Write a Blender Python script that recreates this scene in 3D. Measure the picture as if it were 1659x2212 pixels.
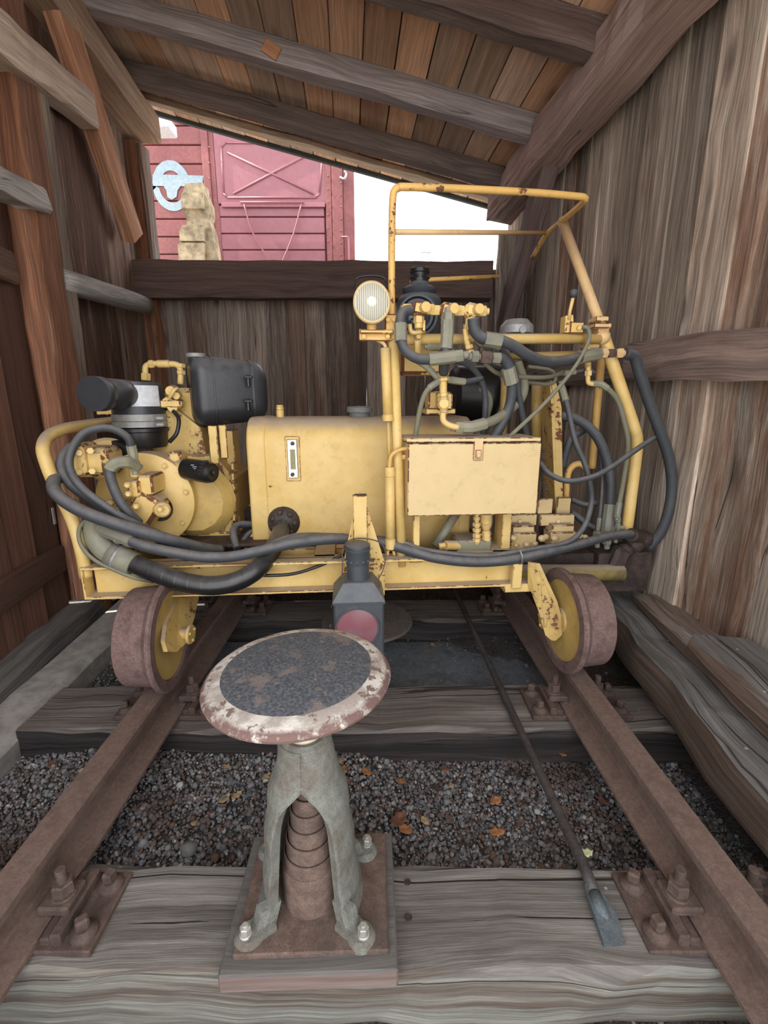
import bpy, math, random
import numpy as np
from mathutils import Vector, Matrix
random.seed(7)
for o in list(bpy.data.objects): bpy.data.objects.remove(o)
SC = bpy.context.scene; COL = SC.collection
# ---------------- camera ----------------
F = 1000.0; CXP, CYP = 829.5, 1106.0; PITCH = math.radians(13.55); CZ = 1.13
SP, CP = math.sin(PITCH), math.cos(PITCH)
cam = bpy.data.cameras.new('camera'); co = bpy.data.objects.new('camera', cam); COL.objects.link(co)
cam.sensor_fit = 'HORIZONTAL'; cam.sensor_width = 36; cam.lens = 36*F/1659; cam.clip_start = .02
co.location = (0, 0, CZ); co.rotation_euler = (math.pi/2-PITCH, 0, 0); SC.camera = co
# ---------------- light ----------------
W = bpy.data.worlds.new('world'); SC.world = W; W.use_nodes = True
bg = W.node_tree.nodes['Background']; bg.inputs[0].default_value = (.93, .96, 1, 1); bg.inputs[1].default_value = 2.5
sd = bpy.data.lights.new('sun', 'SUN'); so = bpy.data.objects.new('sun', sd); COL.objects.link(so)
sd.energy = 8; sd.angle = .01; sd.color = (1, .95, .85)
so.rotation_euler = Vector((1, .12, -1.15)).to_track_quat('-Z', 'Y').to_euler(); so.location = (-6, 0, 8)
SC.view_settings.view_transform = 'Standard'; SC.view_settings.look = 'None'
SC.view_settings.exposure = 0.55; SC.view_settings.gamma = 1; SC.view_settings.use_curve_mapping = False
# ---------------- geometry helpers ----------------
V = Vector
def ray(px, py):
    a = (px-CXP)/F; b = -(py-CYP)/F
    return V((a, CP+b*SP, -SP+b*CP))
O = V((0, 0, CZ))
def hit(px, py, n, d):            # plane n.p = d
    r = ray(px, py); n = V(n)
    return O + r*((d-n.dot(O))/n.dot(r))
def PY(px, py, Y): return hit(px, py, (0, 1, 0), Y)
def PZ(px, py, z): return hit(px, py, (0, 0, 1), z)
def PX(px, py, X): return hit(px, py, (1, 0, 0), X)
def M(px, py, D): return hit(px, py, (-.08, 1, 0), D)       # planes parallel to the machine's front
def WL(px, py, off=0): return hit(px, py, (1, .15, 0), -1.395+off)
def WR(px, py, off=0): return hit(px, py, (1, .075, 0), 1.30+.075*1.4-off)
rA = PY(340, 240, 4.45); rB = PY(1035, 435, 4.45); RS = (rB.z-rA.z)/(rB.x-rA.x)
RN = (-RS, -RS*.075, 1); RD = rA.z-RS*rA.x-RS*.075*4.45
def RF(px, py, off=0): return hit(px, py, RN, RD-off)
def roofz(x, y): return RD+RS*x+RS*.075*y

def basis(ax, up=None):
    ax = V(ax).normalized(); up = V(up) if up is not None else V((0, 0, 1))
    if abs(ax.dot(up.normalized())) > .98: up = V((0, 1, 0)) if abs(ax.y) < .9 else V((1, 0, 0))
    s = ax.cross(up).normalized(); u = s.cross(ax).normalized()
    return ax, s, u
def smooth_path(pts, n=8):
    pts = [V(p) for p in pts]
    if len(pts) < 3: return pts
    P = [2*pts[0]-pts[1]]+pts+[2*pts[-1]-pts[-2]]; out = []
    for i in range(1, len(P)-2):
        p0, p1, p2, p3 = P[i-1:i+3]
        for k in range(n):
            t = k/n
            out.append(.5*((2*p1)+(p2-p0)*t+(2*p0-5*p1+4*p2-p3)*t*t+(3*p1-p0-3*p2+p3)*t**3))
    out.append(pts[-1]); return out

class MB:
    def __init__(s): s.v = []; s.f = []; s.uv = []; s.t = []; s.sm = []
    def face(s, idx, uv, t, sm): s.f.append(idx); s.uv.append(uv); s.t.append(t); s.sm.append(sm)
    def rings(s, rings, us, vs, t, sm=True, cap=True, closed=True, flip=False):
        n = len(rings[0]); b = len(s.v)
        for r in rings: s.v += [tuple(p) for p in r]
        m = n if closed else n-1
        for i in range(len(rings)-1):
            for j in range(m):
                k = (j+1) % n
                q = [b+i*n+j, b+i*n+k, b+(i+1)*n+k, b+(i+1)*n+j]
                u = [(us[i], vs[j]), (us[i], vs[j+1]), (us[i+1], vs[j+1]), (us[i+1], vs[j])]
                if flip: q.reverse(); u.reverse()
                s.face(q, u, t, sm)
        if cap and closed:
            for i, rv in ((0, True), (len(rings)-1, False)):
                q = [b+i*n+j for j in range(n)]
                c = sum((V(p) for p in rings[i]), V((0, 0, 0)))/n
                d = [V(p)-c for p in rings[i]]; e = d[0].normalized(); 
                nn = V((0, 0, 0))
                for j in range(n): nn += d[j].cross(d[(j+1) % n])
                g = nn.normalized().cross(e) if nn.length > 0 else e
                u = [(x.dot(e)+.37, x.dot(g)+.21) for x in d]
                if rv != flip: q.reverse(); u.reverse()
                s.face(q, u, (t[0], .6, t[2]), False)
    def rt(s, edge=0): return (random.random(), edge, random.random())
    def tube(s, pts, r, seg=14, cap=True, sm=True, t=None):
        pts = [V(p) for p in pts]; n = len(pts)
        rr = r if isinstance(r, (list, tuple)) else [r]*n
        d0 = (pts[1]-pts[0]).normalized(); _, x, y = basis(d0)
        R = []; us = [0]; prev = d0
        for i, p in enumerate(pts):
            d = (pts[min(i+1, n-1)]-pts[max(i-1, 0)]).normalized()
            q = prev.rotation_difference(d); x = q @ x; y = q @ y; prev = d
            R.append([p+(x*math.cos(2*math.pi*j/seg)+y*math.sin(2*math.pi*j/seg))*rr[i] for j in range(seg)])
            if i: us.append(us[-1]+(p-pts[i-1]).length)
        rm = max(rr); vs = [2*math.pi*rm*j/seg for j in range(seg+1)]
        off = random.random()*5; us = [u+off for u in us]
        s.rings(R, us, vs, t or s.rt(), sm, cap, flip=False)
        return s
    def lathe(s, prof, o, ax, seg=28, up=None, sm=True, sx=1, t=None):   # prof [(r,h)]
        a, x, y = basis(ax, up); o = V(o)
        R = []; us = []; u = 0; L = None
        for r, h in prof:
            r = max(r, 1e-5)
            if L: u += math.hypot(r-L[0], h-L[1])
            L = (r, h); us.append(u)
            R.append([o+a*h+(x*math.cos(2*math.pi*j/seg)*sx+y*math.sin(2*math.pi*j/seg))*r for j in range(seg)])
        rm = max(p[0] for p in prof); vs = [2*math.pi*rm*j/seg for j in range(seg+1)]
        tt = t or s.rt()
        # split at sharp corners by duplicating rings
        k = 0
        b0 = 0
        for i in range(1, len(prof)):
            sharp = True
            if i < len(prof)-1:
                d1 = V((prof[i][0]-prof[i-1][0], prof[i][1]-prof[i-1][1])); d2 = V((prof[i+1][0]-prof[i][0], prof[i+1][1]-prof[i][1]))
                sharp = d1.length < 1e-7 or d2.length < 1e-7 or d1.angle(d2) > .6
            if sharp:
                s.rings(R[b0:i+1], us[b0:i+1], vs, tt, sm, False); b0 = i
        for i, rv in (() if prof[0] == prof[-1] else ((0, True), (len(prof)-1, False))):
            if prof[i][0] > 1e-4:
                b = len(s.v); s.v += [tuple(p) for p in R[i]]
                q = list(range(b, b+seg)); u = [(V(p)-o).dot(x) for p in R[i]]; w = [(V(p)-o).dot(y) for p in R[i]]
                uv = list(zip(u, w))
                if rv: q.reverse(); uv.reverse()
                s.face(q, uv, tt, False)
        return s
    def cyl(s, p0, p1, r, seg=20, c=.0, r2=None):
        p0, p1 = V(p0), V(p1); L = (p1-p0).length; r2 = r if r2 is None else r2
        c = c or min(r*.12, L*.2)
        return s.lathe([(r-c, 0), (r, c), (r2, L-c), (r2-c, L)], p0, p1-p0, seg)
    def hexn(s, p0, p1, r):
        p0, p1 = V(p0), V(p1); L = (p1-p0).length
        return s.lathe([(r*.86, 0), (r, r*.14), (r, L-r*.14), (r*.86, L)], p0, p1-p0, 6, sm=False)
    def box(s, c, sz, R=None, bev=.003, t=None):
        c = V(c); R = R or Matrix.Identity(3); hx, hy, hz = [q/2 for q in sz]; b = min(bev, hx*.45, hy*.45, hz*.45)
        base = len(s.v); idx = {}; t = t or s.rt()
        for sx in (-1, 1):
            for sy in (-1, 1):
                for sk in (-1, 1):
                    for a, p in enumerate(((sx*hx, sy*(hy-b), sk*(hz-b)), (sx*(hx-b), sy*hy, sk*(hz-b)), (sx*(hx-b), sy*(hy-b), sk*hz))):
                        idx[(sx, sy, sk, a)] = len(s.v); s.v.append(tuple(c+R @ V(p)))
        loc = {}
        def add(keys, nrm, e):
            ps = [V(s.v[idx[k]]) for k in keys]
            n = (ps[1]-ps[0]).cross(ps[2]-ps[0])
            if n.dot(R @ V(nrm)) < 0: keys = keys[::-1]; ps = ps[::-1]
            a = max(range(3), key=lambda i: abs(nrm[i])); lo = [R.transposed() @ (p-c) for p in ps]
            ax = [i for i in range(3) if i != a]
            if sz[ax[0]] < sz[ax[1]]: ax.reverse()
            s.face([idx[k] for k in keys], [(l[ax[0]]+t[0]*3+a*.7, l[ax[1]]+t[2]*2+a*.3) for l in lo], (t[0], e, t[2]), False)
        for a in range(3):
            for sg in (-1, 1):
                o = [i for i in range(3) if i != a]; ks = []
                for u, w in ((-1, -1), (1, -1), (1, 1), (-1, 1)):
                    k = [0, 0, 0]; k[a] = sg; k[o[0]] = u; k[o[1]] = w; ks.append((k[0], k[1], k[2], a))
                n = [0, 0, 0]; n[a] = sg; add(ks, n, 0)
            for u in (-1, 1):
                for w in (-1, 1):
                    o = [i for i in range(3) if i != a]
                    def kk(e, f): k = [0, 0, 0]; k[a] = e; k[o[0]] = u; k[o[1]] = w; return (k[0], k[1], k[2], f)
                    n = [0, 0, 0]; n[o[0]] = u; n[o[1]] = w*.99
                    add([kk(-1, o[0]), kk(1, o[0]), kk(1, o[1]), kk(-1, o[1])], n, 1)
        for sx in (-1, 1):
            for sy in (-1, 1):
                for sk in (-1, 1): add([(sx, sy, sk, 0), (sx, sy, sk, 1), (sx, sy, sk, 2)], (sx, sy*.9, sk*.8), 1)
        return s
    def bar(s, p0, p1, w, h, up=None, bev=.003, t=None):          # box between two points: w sideways, h along up
        p0, p1 = V(p0), V(p1); a, x, u = basis(p1-p0, up)
        R = Matrix((a, x, u)).transposed()
        return s.box((p0+p1)/2, ((p1-p0).length, w, h), R, bev, t)
    def beam(s, p0, p1, w, h, up=None, ch=.008, jit=.003, n=None, t=None, cyl=False, e=None):   # hewn timber
        p0, p1 = V(p0), V(p1); L = (p1-p0).length; a, x, u = basis(p1-p0, up); n = n or max(2, int(L/.12))
        hw, hh = w/2, h/2; c = min(ch, hw*.5, hh*.5)
        sec = [(-hw+c, -hh), (hw-c, -hh), (hw, -hh+c), (hw, hh-c), (hw-c, hh), (-hw+c, hh), (-hw, hh-c), (-hw, -hh+c)]
        if cyl: sec = [(hw*math.cos(k*math.pi/8), hh*math.sin(k*math.pi/8)) for k in range(16)]
        m = len(sec); vs = [0]
        for k in range(m):
            q, r = sec[k], sec[(k+1) % m]; vs.append(vs[-1]+math.hypot(q[0]-r[0], q[1]-r[1]))
        t = t or s.rt(); ou = random.random()*9; ov = random.random()*9
        R = []; jx = [0]*m; jy = [0]*m
        for i in range(n+1):
            jx = [.6*q+random.gauss(0, jit) for q in jx]; jy = [.6*q+random.gauss(0, jit) for q in jy]
            R.append([p0+a*(L*i/n)+x*(sec[k][0]+jx[k])+u*(sec[k][1]+jy[k]) for k in range(m)])
        b = len(s.f)
        s.rings(R, [ou+L*i/n for i in range(n+1)], [ov+q for q in vs], t, cyl, True)
        return s
    def prism(s, poly, vec, t=None, sm=False):
        poly = [V(p) for p in poly]; vec = V(vec); n = V((0, 0, 0)); c = sum(poly, V((0, 0, 0)))/len(poly)
        for j in range(len(poly)): n += (poly[j]-c).cross(poly[(j+1) % len(poly)]-c)
        if n.dot(vec) < 0: poly.reverse()
        L = [0]
        for j in range(len(poly)): L.append(L[-1]+(poly[(j+1) % len(poly)]-poly[j]).length)
        s.rings([poly, [p+vec for p in poly]], [0, vec.length], L, t or s.rt(), sm, True)
        return s
    def ball(s, c, r, seg=16, n=9, ax=(0, 0, 1), sc=1):
        return s.lathe([(r*math.sin(math.pi*i/n), -r*sc*math.cos(math.pi*i/n)) for i in range(n+1)], c, ax, seg)
    def mesh(s, name, off=(0, 0, 0)):
        me = bpy.data.meshes.new(name); o = V(off)
        me.from_pydata([(p[0]-o.x, p[1]-o.y, p[2]-o.z) for p in s.v], [], s.f)
        me.uv_layers.new(name='UVMap'); me.color_attributes.new('tint', 'FLOAT_COLOR', 'CORNER')
        uv = me.uv_layers['UVMap']; ca = me.color_attributes['tint']
        U = []; T = []
        for u, t in zip(s.uv, s.t):
            for q in u: U += [q[0], q[1]]; T += [t[0], t[1], t[2], 1]
        uv.data.foreach_set('uv', U); ca.data.foreach_set('color', T)
        me.polygons.foreach_set('use_smooth', s.sm); me.update(); return me
    def build(s, name, mat, parent=None, off=None):
        if off is None:
            q = parent; off = V((0, 0, 0))
            while q is not None: off = off+q.location; q = q.parent
        me = s.mesh(name, off); me.materials.append(mat)
        ob = bpy.data.objects.new(name, me); COL.objects.link(ob)
        if parent is not None: ob.parent = parent
        return ob
def thing(name, loc, label, cat, group=None):
    o = bpy.data.objects.new(name, None); o.empty_display_size = .1; o.location = V(loc); COL.objects.link(o)
    return tag(o, label, cat, group)
def tag(o, label, cat, group=None):
    o['label'] = label; o['category'] = cat
    if group: o['group'] = group
    return o
def struct(o): o['kind'] = 'structure'; return o
def solo(mb, name, mat, base, label, cat, group=None):     # one-mesh thing with its origin at base
    o = mb.build(name, mat, None, off=V(base)); o.location = V(base); return tag(o, label, cat, group)

# ---------------- materials ----------------
class NT:
    def __init__(s, name):
        s.m = bpy.data.materials.new(name); s.m.use_nodes = True; s.t = s.m.node_tree
        s.b = s.t.nodes['Principled BSDF']; s.L = s.t.links
    def n(s, ty, **k):
        x = s.t.nodes.new('ShaderNode'+ty)
        for a, v in k.items(): setattr(x, a, v)
        return x
    def put(s, sock, v):
        if isinstance(v, bpy.types.NodeSocket): s.L.new(v, sock)
        elif isinstance(v, (tuple, list)) and len(v) == 3 and sock.type == 'RGBA': sock.default_value = (*v, 1)
        else: sock.default_value = v
    def math(s, op, a, b=0., c=0., clamp=False):
        x = s.n('Math', operation=op, use_clamp=clamp); s.put(x.inputs[0], a); s.put(x.inputs[1], b); s.put(x.inputs[2], c); return x.outputs[0]
    def mix(s, f, a, b, bt='MIX'):
        x = s.n('Mix', data_type='RGBA', blend_type=bt); s.put(x.inputs[0], f); s.put(x.inputs[6], a); s.put(x.inputs[7], b); return x.outputs[2]
    def noise(s, vec, sc=5., det=4., rough=.6, dist=0.):
        x = s.n('TexNoise'); s.put(x.inputs['Vector'], vec); x.inputs['Scale'].default_value = sc; x.inputs['Detail'].default_value = det
        x.inputs['Roughness'].default_value = rough; x.inputs['Distortion'].default_value = dist; return x.outputs[0]
    def ramp(s, f, a, b, lo=0., hi=1.):
        x = s.n('MapRange'); s.put(x.inputs[0], f); x.inputs[1].default_value = a; x.inputs[2].default_value = b; x.inputs[3].default_value = lo; x.inputs[4].default_value = hi; x.interpolation_type = 'SMOOTHSTEP' if a < b else 'LINEAR'; return x.outputs[0]
    def vec(s, x, y, z=0.):
        c = s.n('CombineXYZ'); s.put(c.inputs[0], x); s.put(c.inputs[1], y); s.put(c.inputs[2], z); return c.outputs[0]
    def tint(s):
        a = s.n('Attribute', attribute_name='tint'); c = s.n('SeparateColor'); s.L.new(a.outputs[0], c.inputs[0]); return c.outputs
    def pos(s): return s.n('TexCoord').outputs['Object']
    def out(s, col, rough=.7, metal=0., bump=None, bs=.3, bd=.01):
        s.put(s.b.inputs['Base Color'], col); s.put(s.b.inputs['Roughness'], rough); s.put(s.b.inputs['Metallic'], metal)
        if bump is not None:
            x = s.n('Bump'); x.inputs['Strength'].default_value = bs; x.inputs['Distance'].default_value = bd
            s.put(x.inputs['Height'], bump); s.L.new(x.outputs[0], s.b.inputs['Normal'])
        return s.m
def wood(name, brown, grey, bias=0., con=1., knots=.5, bs=.5, pale=None, crack=1., side=None, cw=.010):
    T = NT(name); uv = T.n('UVMap', uv_map='UVMap').outputs[0]; sp = T.n('SeparateXYZ'); T.L.new(uv, sp.inputs[0])
    u, v = sp.outputs[0], sp.outputs[1]; ti = T.tint()
    z = T.math('MULTIPLY', ti[0], 7.)
    # knots bend the grain
    vo = T.n('TexVoronoi', feature='F1'); vo.inputs['Scale'].default_value = 1; vo.inputs['Randomness'].default_value = 1
    T.L.new(T.vec(T.math('MULTIPLY', u, 1.6), T.math('MULTIPLY', v, 4.2), z), vo.inputs['Vector'])
    kd = vo.outputs['Distance']; kn = T.ramp(kd, .17, .05)
    bend = T.math('MULTIPLY', T.ramp(kd, .45, .05), .03)
    warp = T.math('MULTIPLY', T.math('SUBTRACT', T.noise(T.vec(T.math('MULTIPLY', u, .8), T.math('MULTIPLY', v, 2.5), z), 1.4, 3), .5), .028)
    v2 = T.math('ADD', T.math('ADD', v, warp), bend)
    g1 = T.noise(T.vec(T.math('MULTIPLY', u, 3.), T.math('MULTIPLY', v2, 120.), z), 1, 6, .7)
    g2 = T.noise(T.vec(T.math('MULTIPLY', u, .8), T.math('MULTIPLY', v2, 24.), z), 1, 6, .7)
    pt = T.noise(T.vec(T.math('MULTIPLY', u, 1.1), T.math('MULTIPLY', v2, 6.), z), 1, 6, .7)
    f = T.ramp(T.math('ADD', T.math('ADD', pt, T.math('MULTIPLY', T.math('SUBTRACT', ti[2], .5), .75)), bias), .38, .66)
    c = T.mix(f, brown, grey)
    if pale: c = T.mix(T.math('MULTIPLY', T.ramp(T.noise(T.vec(T.math('MULTIPLY', u, .9), T.math('MULTIPLY', v2, 11.), T.math('ADD', z, 3.)), 1, 8, .75), .53, .70), .8), c, pale)
    k1 = T.ramp(g1, .3, .7, 1-.42*con, 1+.3*con); k2 = T.ramp(g2, .3, .7, 1-.38*con, 1+.25*con)
    k3 = T.ramp(ti[0], 0., 1., .68, 1.25)
    c = T.mix(1., c, T.vec(k1, k1, k1), 'MULTIPLY'); c = T.mix(1., c, T.vec(k2, k2, k2), 'MULTIPLY'); c = T.mix(1., c, T.vec(k3, k3, k3), 'MULTIPLY')
    c = T.mix(T.math('MULTIPLY', kn, knots), c, (.035, .02, .014))
    cr = T.noise(T.vec(T.math('MULTIPLY', u, .35), T.math('MULTIPLY', v2, 10.), T.math('ADD', z, 20.)), 1, 2, .4)
    ck = T.ramp(T.math('ABSOLUTE', T.math('SUBTRACT', cr, .5)), cw, 0.)
    ck = T.math('MULTIPLY', T.math('MULTIPLY', ck, T.ramp(pt, .5, .6) if cw < .011 else T.ramp(pt, .40, .5)), crack)
    c = T.mix(ck, c, (.02, .014, .01))
    if cw > .011:                              # small pale splashes and chips
        vs_ = T.n('TexVoronoi'); vs_.inputs['Scale'].default_value = 11; T.L.new(T.pos(), vs_.inputs['Vector'])
        c = T.mix(T.math('MULTIPLY', T.ramp(vs_.outputs['Distance'], .055, .04), .8), c, (.5, .5, .48))
    if side:                                   # side faces toned apart from the top: creosoted, unweathered or paler
        gn = T.n('NewGeometry'); sn = T.n('SeparateXYZ'); T.L.new(gn.outputs['Normal'], sn.inputs[0])
        sc = T.mix(T.ramp(g2, .4, .65), side[0], side[1]); c = T.mix(T.ramp(sn.outputs[2], .6, .35), c, T.mix(1., sc, T.vec(k1, k1, k1), 'MULTIPLY'))
    h = T.math('SUBTRACT', T.math('ADD', T.math('MULTIPLY', g1, .6), T.math('MULTIPLY', g2, .5)), T.math('MULTIPLY', ck, 1.2))
    return T.out(c, .85, 0, h, bs, .006)
def paint(name, col, col2, rust=.5, dust=.75, rough=.5, scale=1., dcol=(.36, .30, .26)):
    T = NT(name); p = T.pos(); ti = T.tint(); n1 = T.noise(p, 9*scale, 5, .6); n2 = T.noise(p, 60*scale, 5, .65); n3 = T.noise(p, 3.3, 4)
    n4 = T.noise(p, 22*scale, 6, .7, .5)
    c = T.mix(T.ramp(n1, .35, .7), col, col2)
    c = T.mix(T.ramp(n4, .52, .68, 0., .35), c, tuple(q*.72 for q in col2))
    e = T.math('MULTIPLY', ti[1], .175)
    s = T.math('ADD', T.math('ADD', T.math('MULTIPLY', n2, .5), T.math('MULTIPLY', n1, .5)), e)
    r = T.ramp(s, .70-.1*rust, .715-.1*rust)
    rc = T.mix(n2, (.05, .018, .01), (.23, .09, .045))
    geo = T.n('NewGeometry'); sp = T.n('SeparateXYZ'); T.L.new(geo.outputs['Normal'], sp.inputs[0])
    d = T.math('MULTIPLY', T.ramp(sp.outputs[2], .45, .9), T.ramp(n4, .2, .55, .55*dust, dust))
    c = T.mix(d, c, dcol); c = T.mix(r, c, rc)
    ro = T.math('ADD', T.math('MULTIPLY', r, .3), T.math('ADD', T.math('MULTIPLY', d, .3), rough), clamp=True)
    return T.out(c, ro, 0, T.math('ADD', T.math('MULTIPLY', n2, .3), T.math('MULTIPLY', r, -.6)), .25, .003)
def rustm(name, a, b, sc=30., rough=.85, c3=None, metal=0.):
    T = NT(name); p = T.pos(); n1 = T.noise(p, sc, 6, .7); n2 = T.noise(p, sc*.22, 4, .6); n3 = T.noise(p, sc*7, 3, .7)
    c = T.mix(T.ramp(n1, .32, .68), a, b); c = T.mix(T.ramp(n2, .45, .7, 0., .6), c, c3 or tuple(q*.55 for q in a))
    k = T.ramp(n3, .3, .7, .75, 1.2); c = T.mix(1., c, T.vec(k, k, k), 'MULTIPLY')
    return T.out(c, rough, metal, T.math('ADD', n1, T.math('MULTIPLY', n3, .5)), .4, .003)
def rub(name, col, dust=.6, rough=.6, band=True, dcol=(.2, .19, .185)):
    T = NT(name); p = T.pos(); uv = T.n('UVMap', uv_map='UVMap').outputs[0]; sp = T.n('SeparateXYZ'); T.L.new(uv, sp.inputs[0])
    n1 = T.noise(p, 25., 5, .65); n2 = T.noise(p, 140., 3)
    geo = T.n('NewGeometry'); sn = T.n('SeparateXYZ'); T.L.new(geo.outputs['Normal'], sn.inputs[0])
    d = T.math('MULTIPLY', T.ramp(sn.outputs[2], -.2, .9), T.ramp(n1, .25, .65, .4*dust, dust))
    c = T.mix(d, col, dcol)
    h = n2
    if band:
        w = T.math('FRACT', T.math('ADD', T.math('MULTIPLY', sp.outputs[0], 22.), T.math('MULTIPLY', sp.outputs[1], 4.)))
        h = T.math('ADD', T.math('MULTIPLY', n2, .3), T.ramp(w, 0., .1))
    return T.out(c, rough, 0, h, .35, .0015)
def plain(name, col, rough=.5, metal=0., var=.15, sc=40., **k):
    T = NT(name); p = T.pos(); n = T.ramp(T.noise(p, sc, 5, .6), .3, .7, 1-var, 1+var)
    T.out(T.mix(1., col, T.vec(n, n, n), 'MULTIPLY'), rough, metal, T.noise(p, sc*2, 3), .1, .002)
    for a, v in k.items():
        T.b.inputs[a.replace('_', ' ')].default_value = v
    return T.m
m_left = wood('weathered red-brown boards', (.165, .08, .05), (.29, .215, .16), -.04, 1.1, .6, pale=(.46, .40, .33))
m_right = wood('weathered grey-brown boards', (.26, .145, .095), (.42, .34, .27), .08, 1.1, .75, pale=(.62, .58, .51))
m_rear = wood('rear boards', (.17, .11, .08), (.30, .235, .19), .06, 1., .9, pale=(.40, .34, .29))
m_ceil = wood('roof boards', (.70, .42, .26), (.60, .43, .32), .02, .6, .55, .3, crack=0)
m_beam = wood('dark timber', (.15, .092, .075), (.24, .175, .15), .04, .8, .3)
m_raft = wood('rafter timber', (.26, .18, .17), (.36, .30, .29), .06, .8, .3, crack=.6)
m_beamr = wood('grey-brown beam', (.34, .24, .205), (.44, .36, .33), .1, .7, .3, crack=.8)
m_plate = wood('pale timber', (.52, .36, .24), (.58, .46, .35), .1, .7, .4)
m_log = wood('grey log', (.30, .25, .215), (.40, .375, .345), .15, .8, .3)
m_brace = wood('orange brace', (.46, .22, .12), (.50, .34, .23), -.02, .9, .4, pale=(.6, .45, .32))
m_red = wood('red timber', (.27, .115, .06), (.27, .18, .125), -.05, 1., .4, pale=(.46, .31, .21))
m_sleep = wood('sleeper oak', (.115, .10, .088), (.185, .170, .155), .14, .9, .35, .9, pale=(.28, .265, .24), crack=1., cw=.02, side=((.15, .11, .085), (.33, .32, .275)))
m_sleep2 = wood('tarred sleeper', (.115, .095, .085), (.175, .155, .14), .10, .8, .3, .7, pale=(.26, .24, .215), cw=.014, side=((.022, .018, .018), (.06, .048, .045)))
m_timb = wood('stacked timber', (.18, .135, .11), (.25, .24, .23), .2, .9, .3, .6, pale=(.36, .355, .345), side=((.115, .075, .055), (.19, .14, .11)), cw=.014)
m_sleepf = wood('sleeper dark tarred oak', (.05, .034, .03), (.10, .08, .07), -.05, 1.2, .3, .8, pale=(.34, .33, .30))
m_sill = wood('grey sill timber', (.19, .12, .085), (.25, .235, .22), .12, .9, .3, .6, pale=(.36, .355, .345))
m_block = wood('stool block wood', (.19, .155, .135), (.18, .165, .15), .05, .6, .1, .4, crack=0, side=((.20, .13, .11), (.24, .19, .17)))
YA, YB = (.72, .51, .20), (.64, .43, .13)
m_yel = paint('worn yellow paint', YA, YB, .45, .8)
m_yeld = paint('dirty yellow paint', (.58, .39, .12), (.42, .29, .10), .5, .7)
m_yelp = paint('pale yellow sheet paint', (.66, .49, .25), (.62, .46, .22), .4, .8)
m_rail = rustm('rail steel', (.15, .095, .075), (.20, .14, .115), 90, c3=(.11, .07, .055))
m_rail2 = rustm('rusted fastening steel', (.085, .055, .045), (.135, .09, .072), 50)
m_wheel = rustm('wheel tread rust', (.15, .085, .075), (.215, .145, .13), 110)
m_cast = rustm('old grey paint over cast iron', (.135, .14, .12), (.215, .215, .185), 55, c3=(.12, .08, .06))
m_spr = rustm('spring steel rust', (.10, .062, .048), (.165, .11, .085), 40, c3=(.065, .05, .043))
m_grease = rustm('greasy steel', (.03, .02, .018), (.075, .05, .042), 25, .6)
m_steel = rustm('dark bar steel', (.06, .055, .055), (.11, .10, .10), 30, .55, (.14, .10, .08), .3)
m_zinc = plain('zinc bolt', (.42, .41, .37), .5, .4)
m_hose = rub('grey rubber hose', (.045, .05, .058), .8)
m_hoseb = rub('black suction hose', (.012, .012, .014), .35, .3)
m_hosey = rub('paint-misted hose', (.17, .165, .11), .5, .7, False, (.3, .28, .22))
m_fit = paint('misted hose fitting', (.27, .26, .18), (.19, .19, .155), .3, .6)
m_blk = rub('black sheet metal', (.022, .024, .029), .8, .35, False, (.17, .175, .185))
m_lamp = rub('dark grey lantern tin', (.05, .058, .068), .8, .5, False, (.15, .16, .17))
m_black = plain('black plastic', (.012, .012, .013), .35)
m_ltgrey = plain('grey clamp metal', (.32, .32, .31), .5, .3)
m_white = plain('white label', (.62, .64, .68), .45)
m_chrome = plain('bright aluminium', (.75, .75, .75), .3, .8)
m_glassy = plain('sight glass', (.22, .2, .06), .15)
m_conc = plain('concrete kerb', (.34, .32, .295), .9, 0, .25, 14)
m_stone = plain('sunlit sandstone', (.33, .26, .165), .9, 0, .5, 9)
m_wag = None
# =============== SETTING ===============
SX = V((-.075, 1, 0)); SXL = V((-.15, 1, 0))
def wallX(side, y, off=0): return (-1.395+off-.15*y) if side < 0 else (1.405-off-.075*y)
# ground
gm = MB(); N_ = 60
xs = [-9+18*i/N_ for i in range(N_+1)]
def gz(x, y): return -.125+.03*math.sin(x*2.1)*math.sin(y*3.3)+.01*math.sin(x*9+y*7)
b_ = 0
GX, GY = 90, 110
for j in range(GY+1):
    for i in range(GX+1):
        u = i/GX*2-1; x = 12*u**3+1.8*u; y = -4+ (j/GY)**1.6*34
        gm.v.append((x, y, (gz(x, y) if abs(x) < 2 else -.13)-(.09 if .15 < y < .78 else 0)))
for j in range(GY):
    for i in range(GX):
        q = [j*(GX+1)+i, j*(GX+1)+i+1, (j+1)*(GX+1)+i+1, (j+1)*(GX+1)+i]
        gm.face(q, [(gm.v[k][0], gm.v[k][1]) for k in q], (.5, 0, .5), True)
T = NT('ballast ground'); p = T.pos(); n1 = T.noise(p, 4, 5); n2 = T.noise(p, 90, 4, .7)
vo = T.n('TexVoronoi'); vo.inputs['Scale'].default_value = 120; T.L.new(p, vo.inputs['Vector'])
cc = T.mix(T.ramp(n1, .4, .62), (.085, .08, .082), (.065, .045, .035)); k = T.ramp(n2, .3, .7, .6, 1.4); cc = T.mix(1., cc, T.vec(k, k, k), 'MULTIPLY')
m_ground = T.out(cc, .95, 0, T.math('ADD', vo.outputs['Distance'], n2), .8, .008)
struct(gm.build('floor', m_ground))
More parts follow.
